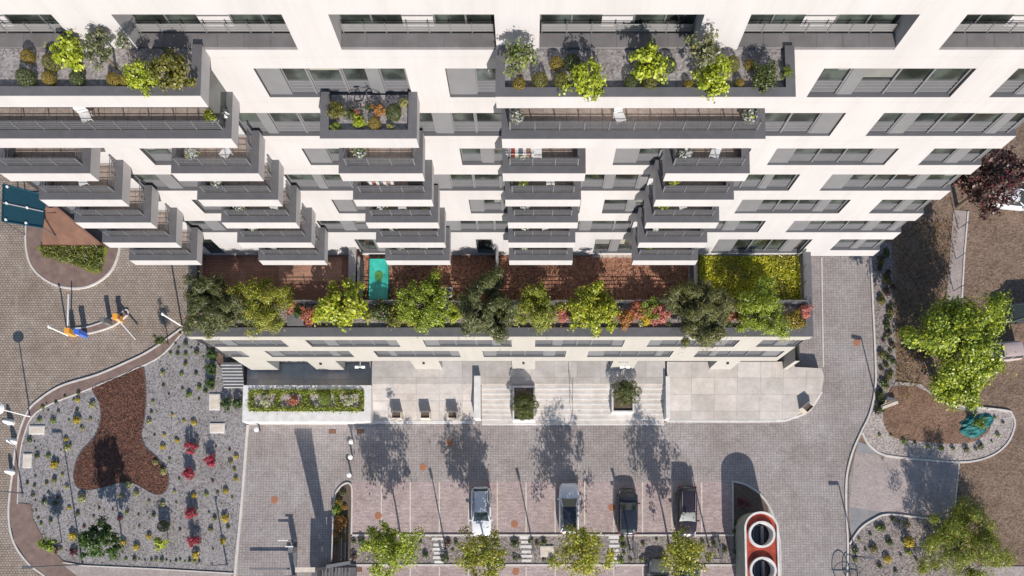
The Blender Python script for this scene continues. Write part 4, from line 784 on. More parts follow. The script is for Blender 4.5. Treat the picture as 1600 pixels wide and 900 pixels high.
for px, py, m, h, w, l in ((134, 524, 'blue', 1.35, .22, 'blue ticket machine beside the left orange barrier'), (173, 506, 'lgrey', 1.3, .17, 'grey ticket machine left of the right orange barrier')):
    x, y = G(px, py, 0); t = thing('ticket_machine', l, 'ticket machine', (x, y, 0)); f = MB(); f.box(-w, w, -.2, .2, 0, h); f.build('body', m, t); f = MB(); f.box(-w-.03, w+.03, -.26, .2, h, h+.07); f.build('hood', m, t); f = MB(); f.box(-w*.6, w*.6, -.215, -.2, h*.7, h*.92); f.build('screen', 'black', t)
def bollard(px, py, h, label, g):
    x, y = G(px, py, h); t = thing('bollard', label, 'bollard', (x, y, 0), 0, g); f = MB(); f.tube([(0, 0, 0), (0, 0, h-.18)], .09, 12); f.build('post', 'lgrey', t)
    f = MB(); f.tube([(0, 0, h-.2), (0, 0, h-.08), (0, 0, h), (0, 0, h+.04)], [.14, .23, .2, .08], 14); f.build('head', 'wht', t)
for px, py, l in ((548, 690, 'white capped bollard nearest the plaza in the row of three'), (547, 714, 'middle white capped bollard of the driveway row'), (545, 742, 'white capped bollard nearest the car park island'), (400, 671, 'white capped bollard beside the hedge planter')): bollard(px, py, 1.0, l, 'white capped bollards on the driveway')
def cone_bollard(px, py, label):
    x, y = G(px, py, .5); t = thing('stone_bollard', label, 'bollard', (x, y, 0), 0, 'leaning white bollards on the left pavement'); f = MB(); f.tube([(0, 0, 0), (-.03, 0, .2), (-.1, .02, .55), (-.16, .03, .85), (-.2, .03, .9)], [.27, .29, .22, .13, .05], 14); f.build('body', 'wht', t, True); f = MB(); f.tube([(0, 0, 0), (0, 0, .05)], .33, 14); f.build('foot', 'concrete', t)
cone_bollard(12, 659, 'white stone bollard nearest the round lamp'); cone_bollard(18, 689, 'white stone bollard in the middle of the pavement row'); cone_bollard(15, 737, 'lowest white stone bollard on the left pavement')
# covers and hatches
for px, py, l in ((661, 730, 'round rusty manhole cover on the driveway above the second bay'), (703, 692, 'round rusty manhole cover in tree shade near the plaza'), (429, 781, 'round rusty manhole cover on the left driveway'), (591, 806, 'round rusty manhole cover on the bay beside the leftmost tree'), (956, 793, 'round rusty manhole cover beside the black convertible like car'), (804, 819, 'round rusty manhole cover beside the middle lamp shadow'), (806, 893, 'round rusty manhole cover on the lower row of bays'), (1339, 535, 'round rusty manhole cover on the right driveway')):
    l = l.replace('black convertible like', 'glossy black'); x, y = G(px, py, .03); f = MB(); f.tube([(0, 0, .0), (0, 0, .012)], .34, 24, 1); f.tube([(0, 0, .012), (0, 0, .018)], .29, 24, 0)
    for k in range(-2, 3): f.box(-.2, .2, k*.09-.012, k*.09+.012, .018, .024, 1)
    o = f.build('manhole_cover', ['manhole', 'brickred']); o.location = (x, y, .018); tag(o, l, 'manhole cover', 'rusty manhole covers')
for px, py, w, h, l in ((335, 628, .5, .75, 'pale hatch beside the planted corner of the hedge planter'), (339, 669, .68, .45, 'pale hatch in gravel below the upper one by the planter'), (57, 672, .7, .4, 'pale hatch in the gravel near the round lamp'), (42, 720, .4, .65, 'upright pale hatch by the left pavement edge'), (855, 862, .62, .5, 'pale hatch in the car park strip beside the middle lamp')):
    x, y = G(px, py, .2); t = thing('access_hatch', l, 'hatch', (x, y, .03), 0, 'pale access hatches'); f = MB(); f.box(-w, w, -h, h, 0, .14); f.build('frame', 'concrete', t); f = MB(); f.box(-w+.08, w-.08, -h+.08, h-.08, .14, .16); f.tube([(0, 0, .16), (0, 0, .175)], .05, 8); f.build('lid', 'hatch', t)
for px, py in ((519, 674), (563, 674), (560, 890)):
    x, y = G(px, py, .02); f = MB()
    f.box(-.32, .32, -.2, .2, 0, .01, 1)
    for k in range(6): f.box(-.3+k*.1, -.25+k*.1, -.18, .18, .01, .022, 0)
    o = f.build('drain_grate', ['manhole', 'black']); o.location = (x, y, .02); tag(o, {519: 'rusty drain grate on the driveway under the hedge planter', 563: 'rusty drain grate on the driveway just left of the ramp edge'}.get(px, 'rusty drain grate in the lower row of bays') if py < 800 else 'rusty drain grate in the lower row of bays', 'drain')
# ------------------------------------------------------------------ cars
def car(px, py, heading, body, label, L=4.4, Wd=1.82, roof=None, rails=None, suv=True, glassm='carglass'):
    x, y = G(px, py, 1.1); t = thing('parked_car', label, 'car', (x, y, .02), heading, 'parked cars'); hw = Wd/2; h = L/2
    st = [(-h, .62, .42, .80, .86), (-h+.10, .84, .3, .88, .98), (-h+.45, .97, .22, .93, 1.02), (-h*.45, 1, .2, .95, 1.0), (0, 1, .2, .95, .98), (h*.42, 1, .2, .92, .97), (h*.62, .985, .22, .84, .93), (h-.35, .93, .24, .72, .82), (h-.10, .80, .3, .62, .70), (h, .6, .4, .52, .58)]
    f = MB(); rings = []
    for yy, w, zb, zs_, zt in st:
        w *= hw; rings.append([(-w*.92, yy, zb), (-w, yy, zb+.12), (-w, yy, zs_-.12), (-w*.96, yy, zs_), (-w*.80, yy, zt), (-w*.4, yy, zt+.03), (0, yy, zt+.04), (w*.4, yy, zt+.03), (w*.80, yy, zt), (w*.96, yy, zs_), (w, yy, zs_-.12), (w, yy, zb+.12), (w*.92, yy, zb)])
    n = len(rings[0]); f.add([p for r in rings for p in r], [(i*n+k, i*n+(k+1) % n, (i+1)*n+(k+1) % n, (i+1)*n+k) for i in range(len(rings)-1) for k in range(n)]+[tuple(range(n)), tuple((len(rings)-1)*n+k for k in range(n))[::-1]]); f.build('body', body, t, True)
    rz0, rz1 = (-h+.18 if suv else -h+.55), h*.40; tz0, tz1 = (-h+.5 if suv else -h+1.25), h*.03; H_ = 1.52 if suv else 1.44; wb_, wt = hw*.84, hw*.67
    def gp(yy, z):
        u = (z-.97)/(H_-.97); return wb_*(1-u)+wt*u
    A = [(-wb_, rz0, .97), (wb_, rz0, .97), (wb_, rz1, .97), (-wb_, rz1, .97)]; B = [(-wt, tz0, H_-.05), (wt, tz0, H_-.05), (wt, tz1, H_-.05), (-wt, tz1, H_-.05)]
    g = MB(); g.add(A+B, [(0, 1, 5, 4)]); g.build('rear_window', glassm, t); g = MB(); g.add(A+B, [(2, 3, 7, 6)]); g.build('windscreen', glassm, t); g = MB(); g.add(A+B, [(1, 2, 6, 5), (3, 0, 4, 7)]); g.build('side_windows', glassm, t)
    f = MB()
    for a, b_ in ((0, 4), (1, 5), (2, 6), (3, 7)): f.tube([A[a], B[b_-4]], .045, 6)
    for s in (-1, 1): f.tube([(s*wb_, (rz0+rz1)*.5-.1, .98), (s*wt, (tz0+tz1)*.5-.1, H_-.05)], .04, 6)
    f.build('pillars', body, t)
    f = MB(); vs = []; N1, N2 = 7, 7
    for j in range(N2):
        for i in range(N1):
            u, v = i/(N1-1)*2-1, j/(N2-1)*2-1; yy = (tz0+tz1)/2+v*((tz1-tz0)/2+.05)*(1-.04*u*u); vs.append((u*(wt+.03)*(1-.05*max(0, abs(v)-.6)), yy, H_-.055+.075*(1-u**4)*(1-.7*v**4)))
    f.add(vs, [(j*N1+i, j*N1+i+1, (j+1)*N1+i+1, (j+1)*N1+i) for j in range(N2-1) for i in range(N1-1)]); f.build('roof', roof or body, t, True)
    if rails:
        for s in (-1, 1): f = MB(); f.tube([(s*(wt-.02), tz0+.12, H_), (s*(wt-.02), tz0+.25, H_+.07), (s*(wt-.02), tz1-.25, H_+.07), (s*(wt-.02), tz1-.1, H_)], .028, 6); f.build('roof_rail', rails, t)
    for sx in (-1, 1):
        for yy in (-h*.60, h*.61):
            f = MB(); f.tube([(sx*(hw-.2), yy, .32), (sx*(hw+.005), yy, .32)], .32, 18); w = f.build('wheel', 'rub', t); f = MB(); f.tube([(sx*(hw-.05), yy, .32), (sx*(hw+.015), yy, .32)], .2, 12); f.build('rim', 'rail', w)
        f = MB(); f.prism([(sx*hw*.62, h-.16), (sx*hw*.86, h-.28), (sx*hw*.9, h-.55), (sx*hw*.70, h-.36)], .60, [.735, .745, .84, .80]); f.build('headlight', 'lampglass', t)
        f = MB(); f.box(min(sx*hw*.66, sx*hw*.90), max(sx*hw*.66, sx*hw*.90), -h+.03, -h+.16, .72, .92); f.build('taillight', 'redlamp', t)
        f = MB(); f.box(min(sx*(hw-.08), sx*(hw+.17)), max(sx*(hw-.08), sx*(hw+.17)), h*.33, h*.33+.12, .93, 1.06); f.build('wing_mirror', body, t)
    f = MB(); f.box(-.5, .5, h-.03, h+.015, .3, .5); f.build('grille', 'black', t); f = MB(); f.box(-.26, .26, -h-.02, -h+.05, .5, .6); f.build('number_plate', 'wht', t)
    return t
def paint(name, c, rough=.25, metal=.0):
    m, n, b = nmat(name); b.inputs['Base Color'].default_value = (*c, 1); b.inputs['Roughness'].default_value = rough; b.inputs['Metallic'].default_value = metal; b.inputs['Coat Weight'].default_value = .6; b.inputs['Coat Roughness'].default_value = .06; M[name] = m
paint('p_white', (.62, .63, .65)); paint('p_silver', (.72, .72, .73), .3, .05); paint('p_black', (.022, .024, .03)); paint('p_dark', (.03, .022, .03)); paint('p_roof', (.022, .026, .038), .12); paint('p_grey', (.2, .2, .19), .3, .3); paint('p_red', (.42, .33, .31)); paint('p_teal', (.05, .07, .06))
paint('carglass', (.03, .045, .045), .04); paint('lampglass', (.6, .62, .63), .1); paint('redlamp', (.4, .02, .02), .2)
PI = math.pi
car(751.5, 799, PI+.015, 'p_white', 'white car with dark roof bars parked nose down', rails='black', L=4.5)
car(889.5, 794, 0, 'p_silver', 'silver car with a dark glass roof parked nose up', roof='p_roof', rails='palerail', L=4.6)
car(981.5, 799, -.02, 'p_black', 'black hatchback parked nose up right of the silver car', roof='p_roof', L=4.2)
car(1074.5, 799, PI-.025, 'p_dark', 'black estate car with pale roof rails parked nose down', rails='palerail', L=4.6)
car(1031, 912, 0, 'p_grey', 'grey car in the lower bays with only its bonnet in frame', L=4.4); car(1079, 916, PI, 'p_teal', 'dark green car in the lower bays under the tree', L=4.4)
car(1566, 549, PI/2+.1, 'p_red', 'pinkish silver car half hidden behind the big right tree', L=4.3); car(1600, 487, PI/2+.05, 'p_black', 'dark car at the right edge above the pinkish car', L=4.5); car(1588, 308, -PI/2-.1, 'p_white', 'white car partly under the purple leaved tree', L=4.5)
# ------------------------------------------------------------------ red topped ventilation tower
M['wallc'] = plain('shaft_concrete', (.30, .30, .27), .9, 1.5, .2)
h = 3.0; xc, yc0 = G(1190, 826, h); yc1 = Gy(914, h); t = thing('ventilation_tower', 'long rounded concrete shaft with a red top and two round white rimmed openings', 'ventilation shaft', (xc, yc0, 0)); R = 1.5; Dy = yc1-yc0
def cap(r, y0=0., y1=0.): return [(r*math.cos(a), y0+r*math.sin(a)) for a in [k*PI/16 for k in range(17)]]+[(r*math.cos(a), y1+r*math.sin(a)) for a in [PI+k*PI/16 for k in range(17)]]
O = cap(R, 0, Dy); I = cap(R-.17, 0, Dy); n = len(O); f = MB()
f.add([(*p, 0) for p in O]+[(*p, h-.0) for p in O], [(i, (i+1) % n, n+(i+1) % n, n+i) for i in range(n)])
f.build('wall', 'wallc', t) if 'wallc' in M else f.build('wall', 'hatch', t)
f = MB(); f.add([(*p, h) for p in O]+[(*p, h) for p in I]+[(*p, h-.25) for p in I], [(i, (i+1) % n, n+(i+1) % n, n+i) for i in range(n)]+[(n+i, n+(i+1) % n, 2*n+(i+1) % n, 2*n+i) for i in range(n)]); f.build('rim', 'concrete', t)
# red deck with two real holes
hr = .97; holes = [(0, -.5), (.03, -3.6)]; deckp = [Vector((*p, 0)) for p in I]; loops = [deckp]+[[Vector((cx+hr*math.cos(-k*PI/16), cy+hr*math.sin(-k*PI/16), 0)) for k in range(32)] for cx, cy in holes]
flat = [p for l in loops for p in l]; tri = tessellate_polygon(loops); f = MB(); T = []
for a in tri:
    p, q, r_ = [flat[i] for i in a]; T.append(tuple(a) if (q.x-p.x)*(r_.y-p.y)-(q.y-p.y)*(r_.x-p.x) > 0 else tuple(a)[::-1])
f.add([(p.x, p.y, h-.2) for p in flat], T); f.build('deck', 'redtop', t)
for cx, cy in holes:
    f = MB(); k = 36
    def rg(r, z): return [(cx+r*math.cos(2*PI*i/k), cy+r*math.sin(2*PI*i/k), z) for i in range(k)]
    a = rg(1.16, h-.2)+rg(1.16, h+.12)+rg(.97, h+.12)+rg(.97, h-1.0); f.add(a, [(s*k+i, s*k+(i+1) % k, (s+1)*k+(i+1) % k, (s+1)*k+i) for s in range(3) for i in range(k)]); o = f.build('opening_rim', 'concrete', t)
    f = MB(); f.add(rg(.97, h-1.0)+rg(.97, h-1.3), [(i, (i+1) % k, k+(i+1) % k, k+i) for i in range(k)]); f.add(rg(.97, h-1.3), [tuple(range(k))]); f.build('shaft', 'p_roof', o)
    f = MB(); f.box(cx-.4, cx-.35, cy-.85, cy+.85, h-1.28, h-1.2); f.box(cx+.25, cx+.45, cy-.8, cy+.8, h-1.28, h-.9); f.build('machinery', 'lgrey', o)
for i in range(10):
    pass
# ------------------------------------------------------------------ entrance structure at the lower edge
def at(px, py, z): return G(px, py, z)
za = 2.6; xa, ya = at(486, 879, za); xb, _ = at(547, 879, za); yb_ = at(486, 960, za)[1]; t = thing('slatted_canopy', 'dark slatted canopy over the ramp at the lower edge', 'canopy', ((xa+xb)/2, ya, 0)); w = (xb-xa)/2; d = yb_-ya
f = MB(); f.prism([(-w+.6, -.35), (w, .15), (w, -.15), (-w+.6, -.65)], za-.15, za); f.build('front_beam', 'lgrey', t)
f = MB()
for k in range(9): x = -w+1.0+k*(2*w-1.1)/8; f.box(x-.05-.05*(k % 2), x+.05+.04*(k % 3), d, -.45, za-.3, za-.06)
f.build('slats', 'tray', t); f = MB(); f.box(-w, -w+.5, d, -.5, .02, za-.2); f.box(-w+.5, w, d, -.5, .02, .4); f.build('side_wall', 'dark', t)
x, y = at(516, 886, 0); t = thing('entrance_pylon', 'tall pale framed pylon beside the slatted canopy', 'pylon', (x, y, 0)); f = MB()
f.add([(-.25, -.12, 0), (.25, -.12, 0), (.55, -.12, 6.6), (-.95, -.12, 6.6), (-.25, .12, 0), (.25, .12, 0), (.55, .12, 6.6), (-.95, .12, 6.6)], [(0, 1, 2, 3), (5, 4, 7, 6), (1, 5, 6, 2), (4, 0, 3, 7), (3, 2, 6, 7)]); f.build('panel', 'grey', t)
f = MB(); f.box(-1.0, .6, -.2, .2, 6.6, 6.72); f.build('cap', 'hatch', t)
# access column with small boom, and the long low wall beside the driveway
x, y = at(462, 872, 0); t = thing('access_column', 'grey access terminal column in the left driveway with a short white boom', 'barrier', (x, y, 0)); f = MB(); f.box(-.14, .14, -2.3, 1.3, 0, .22); f.build('plinth', 'lgrey', t)
f = MB(); f.box(-.2, .2, .5, 1.0, .22, 1.5); f.build('terminal', 'lgrey', t); f = MB(); f.box(-.16, .16, .44, .5, 1.0, 1.4); f.build('screen', 'black', t); f = MB(); f.box(-.45, .25, 1.0, 1.09, 1.5, 1.58); f.build('hood', 'wht', t)
f = MB(); f.box(-1.3, -.1, 1.55, 1.62, .95, 1.05); f.build('boom', 'wht', t); f = MB(); f.box(-.1, .1, 1.45, 1.7, .0, 1.05); f.build('boom_housing', 'dark', t)
f = MB(); f.box(-.22, .12, -1.9, -1.5, .22, 1.6); f.build('terminal', 'lgrey', t); f = MB(); f.box(-3.8, -.2, -1.0, -.85, .9, 1.0); f.build('lower_boom', 'lgrey', t)
# rack and plank in the planting strip
for px, py, l in ((536, 861, 'thin black framed bench rack at the left end of the planting strip'), (990, 862, 'black framed bench rack right of the third stepping stones'), (1124, 861, 'black framed bench rack at the right end of the planting strip')):
    x, y = at(px, py, .45); t = thing('bike_rack', l, 'bike rack', (x, y, .05), 0, 'black racks in the planting strip'); f = MB()
    f.tube([(-.35, -.7, 0), (-.35, -.7, .5), (-.35, .7, .5), (-.35, .7, 0)], .03, 6); f.tube([(-.35, -.7, .02), (.4, -.7, .02), (.4, .7, .02)], .035, 6); f.build('frame', 'dark', t); f = MB(); f.box(.1, .22, -.8, .8, .4, .46); f.tube([(.16, -.6, 0), (.16, -.6, .4)], .03, 6); f.tube([(.16, .6, 0), (.16, .6, .4)], .03, 6); f.build('plank', 'grey', t)
# blue hoop stand at the lower right kerb
x, y = at(1323, 893, .4); t = thing('hoop_stand', 'blue steel hoop stand on the kerb at the lower right', 'bike stand', (x, y, 0))
for k, (r, s) in enumerate(((1.0, -.35), (.8, .45))): f = MB(); f.tube([(s+r*.75*math.cos(a), r*.9*math.sin(a), .12+.45*abs(math.sin(a))) for a in [q*PI/14 for q in range(29)]], .04, 6, 0, False); f.build('hoop', 'blueglass', t)
# corten entrance canopy and blue glass roof on the traffic island
hz = 2.8; C4 = [(66, 382), (68, 326), (86, 324), (156, 382)]; ZC = [.6, 3.1, 3.1, .6]; P = [G(*p, z_) for p, z_ in zip(C4, ZC)]; cx, cy = P[0]; t = thing('corten_canopy', 'triangular rusty steel canopy over the passage on the traffic island', 'canopy', (cx, cy, 0)); Q = [(p[0]-cx, p[1]-cy) for p in P]
f = MB(); f.prism(Q, [0, 2.9, 2.9, 0], ZC, 0, None, True); f.build('roof', 'corten', t)
f = MB(); e = Vector((Q[3][0]-Q[2][0], Q[3][1]-Q[2][1])).normalized(); nn = Vector((-e.y, e.x))*-.45
nn = nn*.4; f.prism([Q[2], Q[3], (Q[3][0]-nn.x, Q[3][1]-nn.y), (Q[2][0]-nn.x, Q[2][1]-nn.y)], [2.7, .3, .3, 2.7], [3.4, .85, .85, 3.4]); f.build('side_wall', 'corten', t)
f = MB(); f.box(Q[1][0]+.1, Q[2][0]-.1, Q[1][1]-.3, Q[1][1]-.1, 0, 2.85); f.build('back_wall', 'corten', t)
hz = 3.0; C4 = [(4, 346), (6, 288), (72, 306), (67, 356)]; P = [G(*p, hz) for p in C4]; cx, cy = P[0]; t = thing('glass_canopy', 'blue tinted glass canopy on steel posts at the left edge', 'canopy', (cx, cy, 0)); Q = [(p[0]-cx, p[1]-cy) for p in P]
lp = lambda a, b_, u: (a[0]+(b_[0]-a[0])*u, a[1]+(b_[1]-a[1])*u)
for k in range(2):
    u, v = k*.5+.02, k*.5+.48; f = MB(); f.prism([lp(Q[0], Q[1], u), lp(Q[0], Q[1], v), lp(Q[3], Q[2], v), lp(Q[3], Q[2], u)], hz, hz+.03, 0, None, True); f.build('glass_panel', 'blueglass', t)
f = MB()
for a, b_ in ((0, 1), (1, 2), (2, 3), (3, 0)): f.tube([(*Q[a], hz+.06), (*Q[b_], hz+.06)], .08, 6)
f.tube([(*lp(Q[0], Q[1], .5), hz+.06), (*lp(Q[3], Q[2], .5), hz+.06)], .06, 6, 1); f.build('frame', ['blueglass', 'palerail'], t)
for q in Q: f = MB(); f.tube([(*q, 0), (*q, hz)], .06, 8); f.build('post', 'dark', t)
for u, v in ((.05, .1), (.5, .1), (.05, .6), (.5, .6), (.95, .1)):
    a = lp(lp(Q[0], Q[1], u), lp(Q[3], Q[2], u), v); f = MB(); f.tube([(*a, hz+.06), (*a, hz+.16)], .11, 8); f.build('bolt', 'wht', t)
# teal net and things in the right island
x, y = at(1526, 664, .3); mb = MB(); n = 11; vs = []
for j in range(n):
    for i in range(n):
        u, v = i/(n-1)*2-1, j/(n-1)*2-1; a, b_ = u*math.sqrt(max(0, 1-v*v/2)), v*math.sqrt(max(0, 1-u*u/2)); vs.append((a*1.65+b_*.25, b_*1.1+a*.2, max(.02, .22*(1-a*a-b_*b_)+rnd.uniform(-.05, .07)+.02)))
vs = [(px_*(.72+.34*abs(math.sin(2.2*math.atan2(py_, px_)+.5))), py_*(.75+.35*abs(math.sin(1.6*math.atan2(py_, px_)+1))), max(.02, pz_+.1*math.sin(px_*5+py_*3)*math.sin(py_*6-px_*2))) for px_, py_, pz_ in vs]; mb.add(vs, [(j*n+i, j*n+i+1, (j+1)*n+i+1, (j+1)*n+i) for j in range(n-1) for i in range(n-1)]); o = mb.build('tarpaulin', 'darkteal', None, False); o.location = (x, y, .1); tag(o, 'crumpled dark teal tarpaulin heap on the right garden island', 'tarpaulin')
bush('shrub', 1532, 661, 9, 'mid', 'small green shrub growing through the teal tarpaulin', .45)
for py in (358, 405, 455):
    x, y = at(1497 - (py-358)*.08, py, 0); t = thing('fence_post', 'thin dark leaning post beside the pale footpath', 'post', (x, y, 0), 0, 'posts along the pale footpath'); f = MB(); f.tube([(0, 0, 0), (.05, 0, 1.7)], .04, 6); f.build('post', 'dark', t); f = MB(); f.tube([(0, 0, 0), (.9, .5, .05)], .03, 6); f.build('brace', 'dark', t)
x, y = at(1390, 632, .5); t = thing('bench_seat', 'short pale bench in the gravel below the side arm lamp', 'bench', (x, y, .05), .35); f = MB(); f.box(-.8, .8, -.2, .2, .4, .48); f.build('seat', 'hatch', t)
for s in (-.6, .6): f = MB(); f.box(s-.06, s+.06, -.17, .17, 0, .4); f.build('leg', 'dark', t)
# ================================================================== TREES AND PLANTS ON THE GROUND
cg = 'young trees in the car park strip'
def ptree(px, py, r, leaf, label, ex, n=2500): return tree('parking_tree', px, py, 5.2, r*1.1, 2.6, leaf, label, z0=0, K=66, n=int(n*1.7), rc=.62, size=.195, aspect=.65, shell=.3, group=cg, extra=ex, tr=.08)
ptree(611, 853, 49, 'lime', 'large lime green tree left in the car park strip', ('mid', .4), 3300)
ptree(754, 868, 46, 'yellow', 'yellow green tree below the white car', ('mid', .35), 2500); ptree(912, 864, 47, 'yellow', 'yellow green tree below the silver car', ('lime', .3), 2500); ptree(1066, 864, 42, 'yellow', 'sparse yellow green tree below the black estate car', ('mid', .3), 2000)
tree('broadleaf_tree', 1500, 528, 5.2, 77, 2.9, 'lime', 'big sunlit green tree beside the right hand cars', K=130, n=24000, rc=.85, size=.21, aspect=.7, shell=.45, extra=('mid', .45), tr=.2)
tree('broadleaf_tree', 1500, 598, 3.6, 46, 2.0, 'lime', 'lower leafy bough mass of bright green beside the teal tarpaulin', K=70, n=9500, rc=.7, size=.2, aspect=.7, shell=.45, extra=('mid', .45), tr=.12)
tree('purple_tree', 1548, 282, 5.0, 62, 2.6, 'purple', 'purple brown leaved tree behind the right corner of the building', K=70, n=5200, rc=.7, size=.28, aspect=.7, shell=.4, extra=('wine', .2), tr=.16)
tree('feathery_tree', 1510, 850, 2.6, 76, 2.4, 'mid', 'feathery dark green tree at the lower right corner', K=100, n=21000, rc=.75, size=.26, aspect=.18, shell=.4, extra=('yellow', .4), tr=.12)
tree('leafy_tree', 156, 846, 3.5, 34, 1.9, 'green', 'dense dark green young tree in the left gravel garden', K=56, n=3800, rc=.42, size=.22, shell=.4, tr=.06)
tree('leafy_tree', 72, 848, 2.2, 14, .7, 'mid', 'small bright green sapling at the left garden edge', K=20, n=700, rc=.28, size=.2, tr=.04); tree('leafy_tree', 251, 848, 1.5, 12, .6, 'lime', 'small lime sapling right of the dense young tree', K=20, n=600, rc=.28, size=.18, tr=.04)
tree('leafy_tree', 250, 532, 1.6, 11, .7, 'dark', 'small dark conifer at the edge of the cobbled road', K=20, n=700, rc=.25, size=.18, aspect=.3, tr=.05)
lz = .08
for px, py, l in ((298, 699, 'topmost red azalea of the left garden'), (327, 721, 'red azalea standing furthest right in the gravel'), (294, 740, 'red azalea below the topmost one'), (297, 802, 'red azalea beside the yellow plant in the lower garden'), (303, 847, 'half bloomed red azalea at the bottom')): bush('azalea', px, py, 9.2, 'green+redfl', l, lz, 'flowering shrub', 'red azaleas', 1.3)
bush('shrub', 255, 822, 9, 'dark', 'dark ball shrub left of the lowest azalea', lz, hs=1.2)
for px, py, l in ((330, 553, 'top dark shrub along the building corner'), (330, 577, 'second dark shrub along the building corner'), (328, 600, 'third dark shrub along the building corner'), (353, 630, 'green shrub by the hedge planter corner, left one'), (371, 630, 'green shrub touching the hedge planter')): bush('shrub', px, py, 9, 'green', l, lz)
def many(L, X0, Y0, k, label, name, r, kinds, z, group, cat='plant', hs=1.0):
    for px, py in L: tuft(name, X0+px/4, Y0+py/4, r*rnd.choice([.5, .65, .8, .95, 1.2]), rnd.choice(kinds), label, z, cat, group, hs)
Y1 = [(485, 700), (480, 828), (1075, 795), (1150, 830), (1210, 840)]; Y2 = [(410, 45), (340, 205), (1015, 95), (1025, 20), (1105, 55), (430, 475), (455, 650), (850, 720), (930, 655), (770, 690), (1475, 155), (1475, 295), (1410, 370), (1405, 540), (1390, 685), (1225, 770), (1210, 400)]
many(Y1, 0, 450, 0, 'yellow flowering plant in the grey gravel garden', 'flowering_plant', 6, ['olive+yfl', 'yellow+yfl'], lz, 'yellow plants in the left garden'); many(Y2, 0, 675, 0, 'yellow flowering plant in the grey gravel garden', 'flowering_plant', 6, ['olive+yfl', 'yellow+yfl'], lz, 'yellow plants in the left garden')
many([(575, 730), (565, 820), (955, 710), (930, 835), (1015, 530), (510, 880)], 0, 450, 0, 'pale lime tuft in the grey gravel garden', 'ornamental_grass', 6, ['pale'], lz, 'pale tufts in the left garden')
many([(510, 415), (760, 400), (930, 435), (1090, 375), (1020, 245), (420, 95), (390, 270), (415, 345), (800, 330), (850, 385), (1015, 450), (970, 190)], 0, 675, 0, 'pale lime tuft in the grey gravel garden', 'ornamental_grass', 6.5, ['pale', 'pale', 'lime'], lz, 'pale tufts in the left garden')
S1 = [(490, 655), (405, 675), (350, 715), (460, 695), (300, 765), (365, 770), (245, 825), (330, 830), (290, 720), (265, 745), (480, 765), (430, 825), (945, 775), (1055, 665), (1180, 665), (1020, 610), (1140, 630), (1225, 535), (1245, 620), (1160, 475), (1095, 345), (1110, 410), (1160, 345), (1240, 355), (1230, 400), (1160, 415), (1065, 410), (1115, 375), (1125, 280), (1195, 375), (1270, 430), (1285, 645), (1245, 695), (1135, 540)]
S2 = [(215, 60), (185, 50), (220, 105), (230, 150), (380, 115), (300, 150), (220, 275), (170, 320), (215, 335), (290, 320), (340, 300), (360, 410), (205, 395), (220, 430), (225, 490), (275, 435), (345, 445), (485, 510), (585, 530), (620, 480), (705, 485), (750, 540), (525, 590), (240, 540), (315, 555), (255, 575), (865, 520), (920, 505), (960, 520), (795, 500), (870, 590), (785, 795), (840, 795), (870, 795), (905, 800), (945, 800), (975, 800), (1010, 800), (1040, 800), (1065, 810), (1100, 805), (1125, 800), (1155, 810), (1185, 805), (1215, 805), (1245, 810), (1060, 170), (965, 20), (1120, 295), (1100, 440), (1290, 390), (1330, 310), (1360, 380), (1450, 410), (1305, 505), (1340, 540), (1315, 610), (1425, 595), (1125, 610), (1330, 735), (1435, 110), (1350, 90), (1440, 185), (1465, 235), (720, 790), (380, 730), (440, 740)]
many(S1, 0, 450, 0, 'small green tuft in the grey gravel garden', 'small_plant', 4.2, ['mid', 'green', 'olive', 'dark'], lz, 'small tufts in the left garden'); many(S2, 0, 675, 0, 'small green tuft in the grey gravel garden', 'small_plant', 4.0, ['mid', 'green', 'olive', 'dark', 'wine'], lz, 'small tufts in the left garden')
tuft('shrub', 85, 859, 8, 'wine', 'wine red plant beside the sapling at the left edge', lz); tuft('shrub', 115, 863, 7, 'wine', 'wine red plant left of the dense young tree', lz)
many([(880, 688), (750, 795), (970, 878)], 1200, 675, 0, 'bright yellow flowering plant in the brown gravel bed', 'flowering_plant', 8, ['yellow+yfl'], .07, 'yellow plants in the right bed')
many([(570, 670), (610, 735), (660, 735), (830, 770), (880, 750), (930, 800), (1050, 850), (545, 740), (545, 800), (690, 600), (720, 600), (820, 560), (780, 545), (870, 580), (640, 640), (760, 690), (700, 840), (800, 870)], 1200, 675, 0, 'small dark green plant in the brown gravel bed', 'small_plant', 6, ['green', 'dark', 'mid', 'olive'], .07, 'small plants in the right bed')
many([(850, 60), (920, 65), (1000, 90), (1085, 100), (1155, 100), (1240, 110), (1300, 105), (1330, 90), (770, 20), (700, 20), (1400, 60), (1440, 20), (1470, -60), (1420, -90)], 1200, 675, 0, 'small plant in the pale gravel of the garden island', 'small_plant', 4.5, ['wine', 'green', 'mid', 'dark'], .09, 'plants of the garden island')
for k in range(46):
    py = 392+k*5.6; px = 1377+(8 if py > 430 else 0)+rnd.uniform(-10, 13)-(max(0, py-600)*.25); tuft('small_plant', px, py, rnd.uniform(4, 8), rnd.choice(['dark', 'green', 'olive', 'dark', 'purple']), 'small dark plant in the gravel strip along the right driveway', .06, 'plant', 'plants along the right driveway')
many([(110, 690), (200, 690), (20, 700), (690, 665), (695, 710), (700, 760), (740, 800), (810, 800), (680, 805), (200, 800), (250, 800), (120, 680), (160, 700), (820, 700), (1280, 700), (20, 790), (50, 790), (1230, 800), (1190, 690), (1330, 740), (905, 670)], 800, 675, 0, 'small green plant in the car park planting strip', 'small_plant', 6.5, ['green', 'dark', 'mid', 'olive'], .07, 'plants of the car park strip')
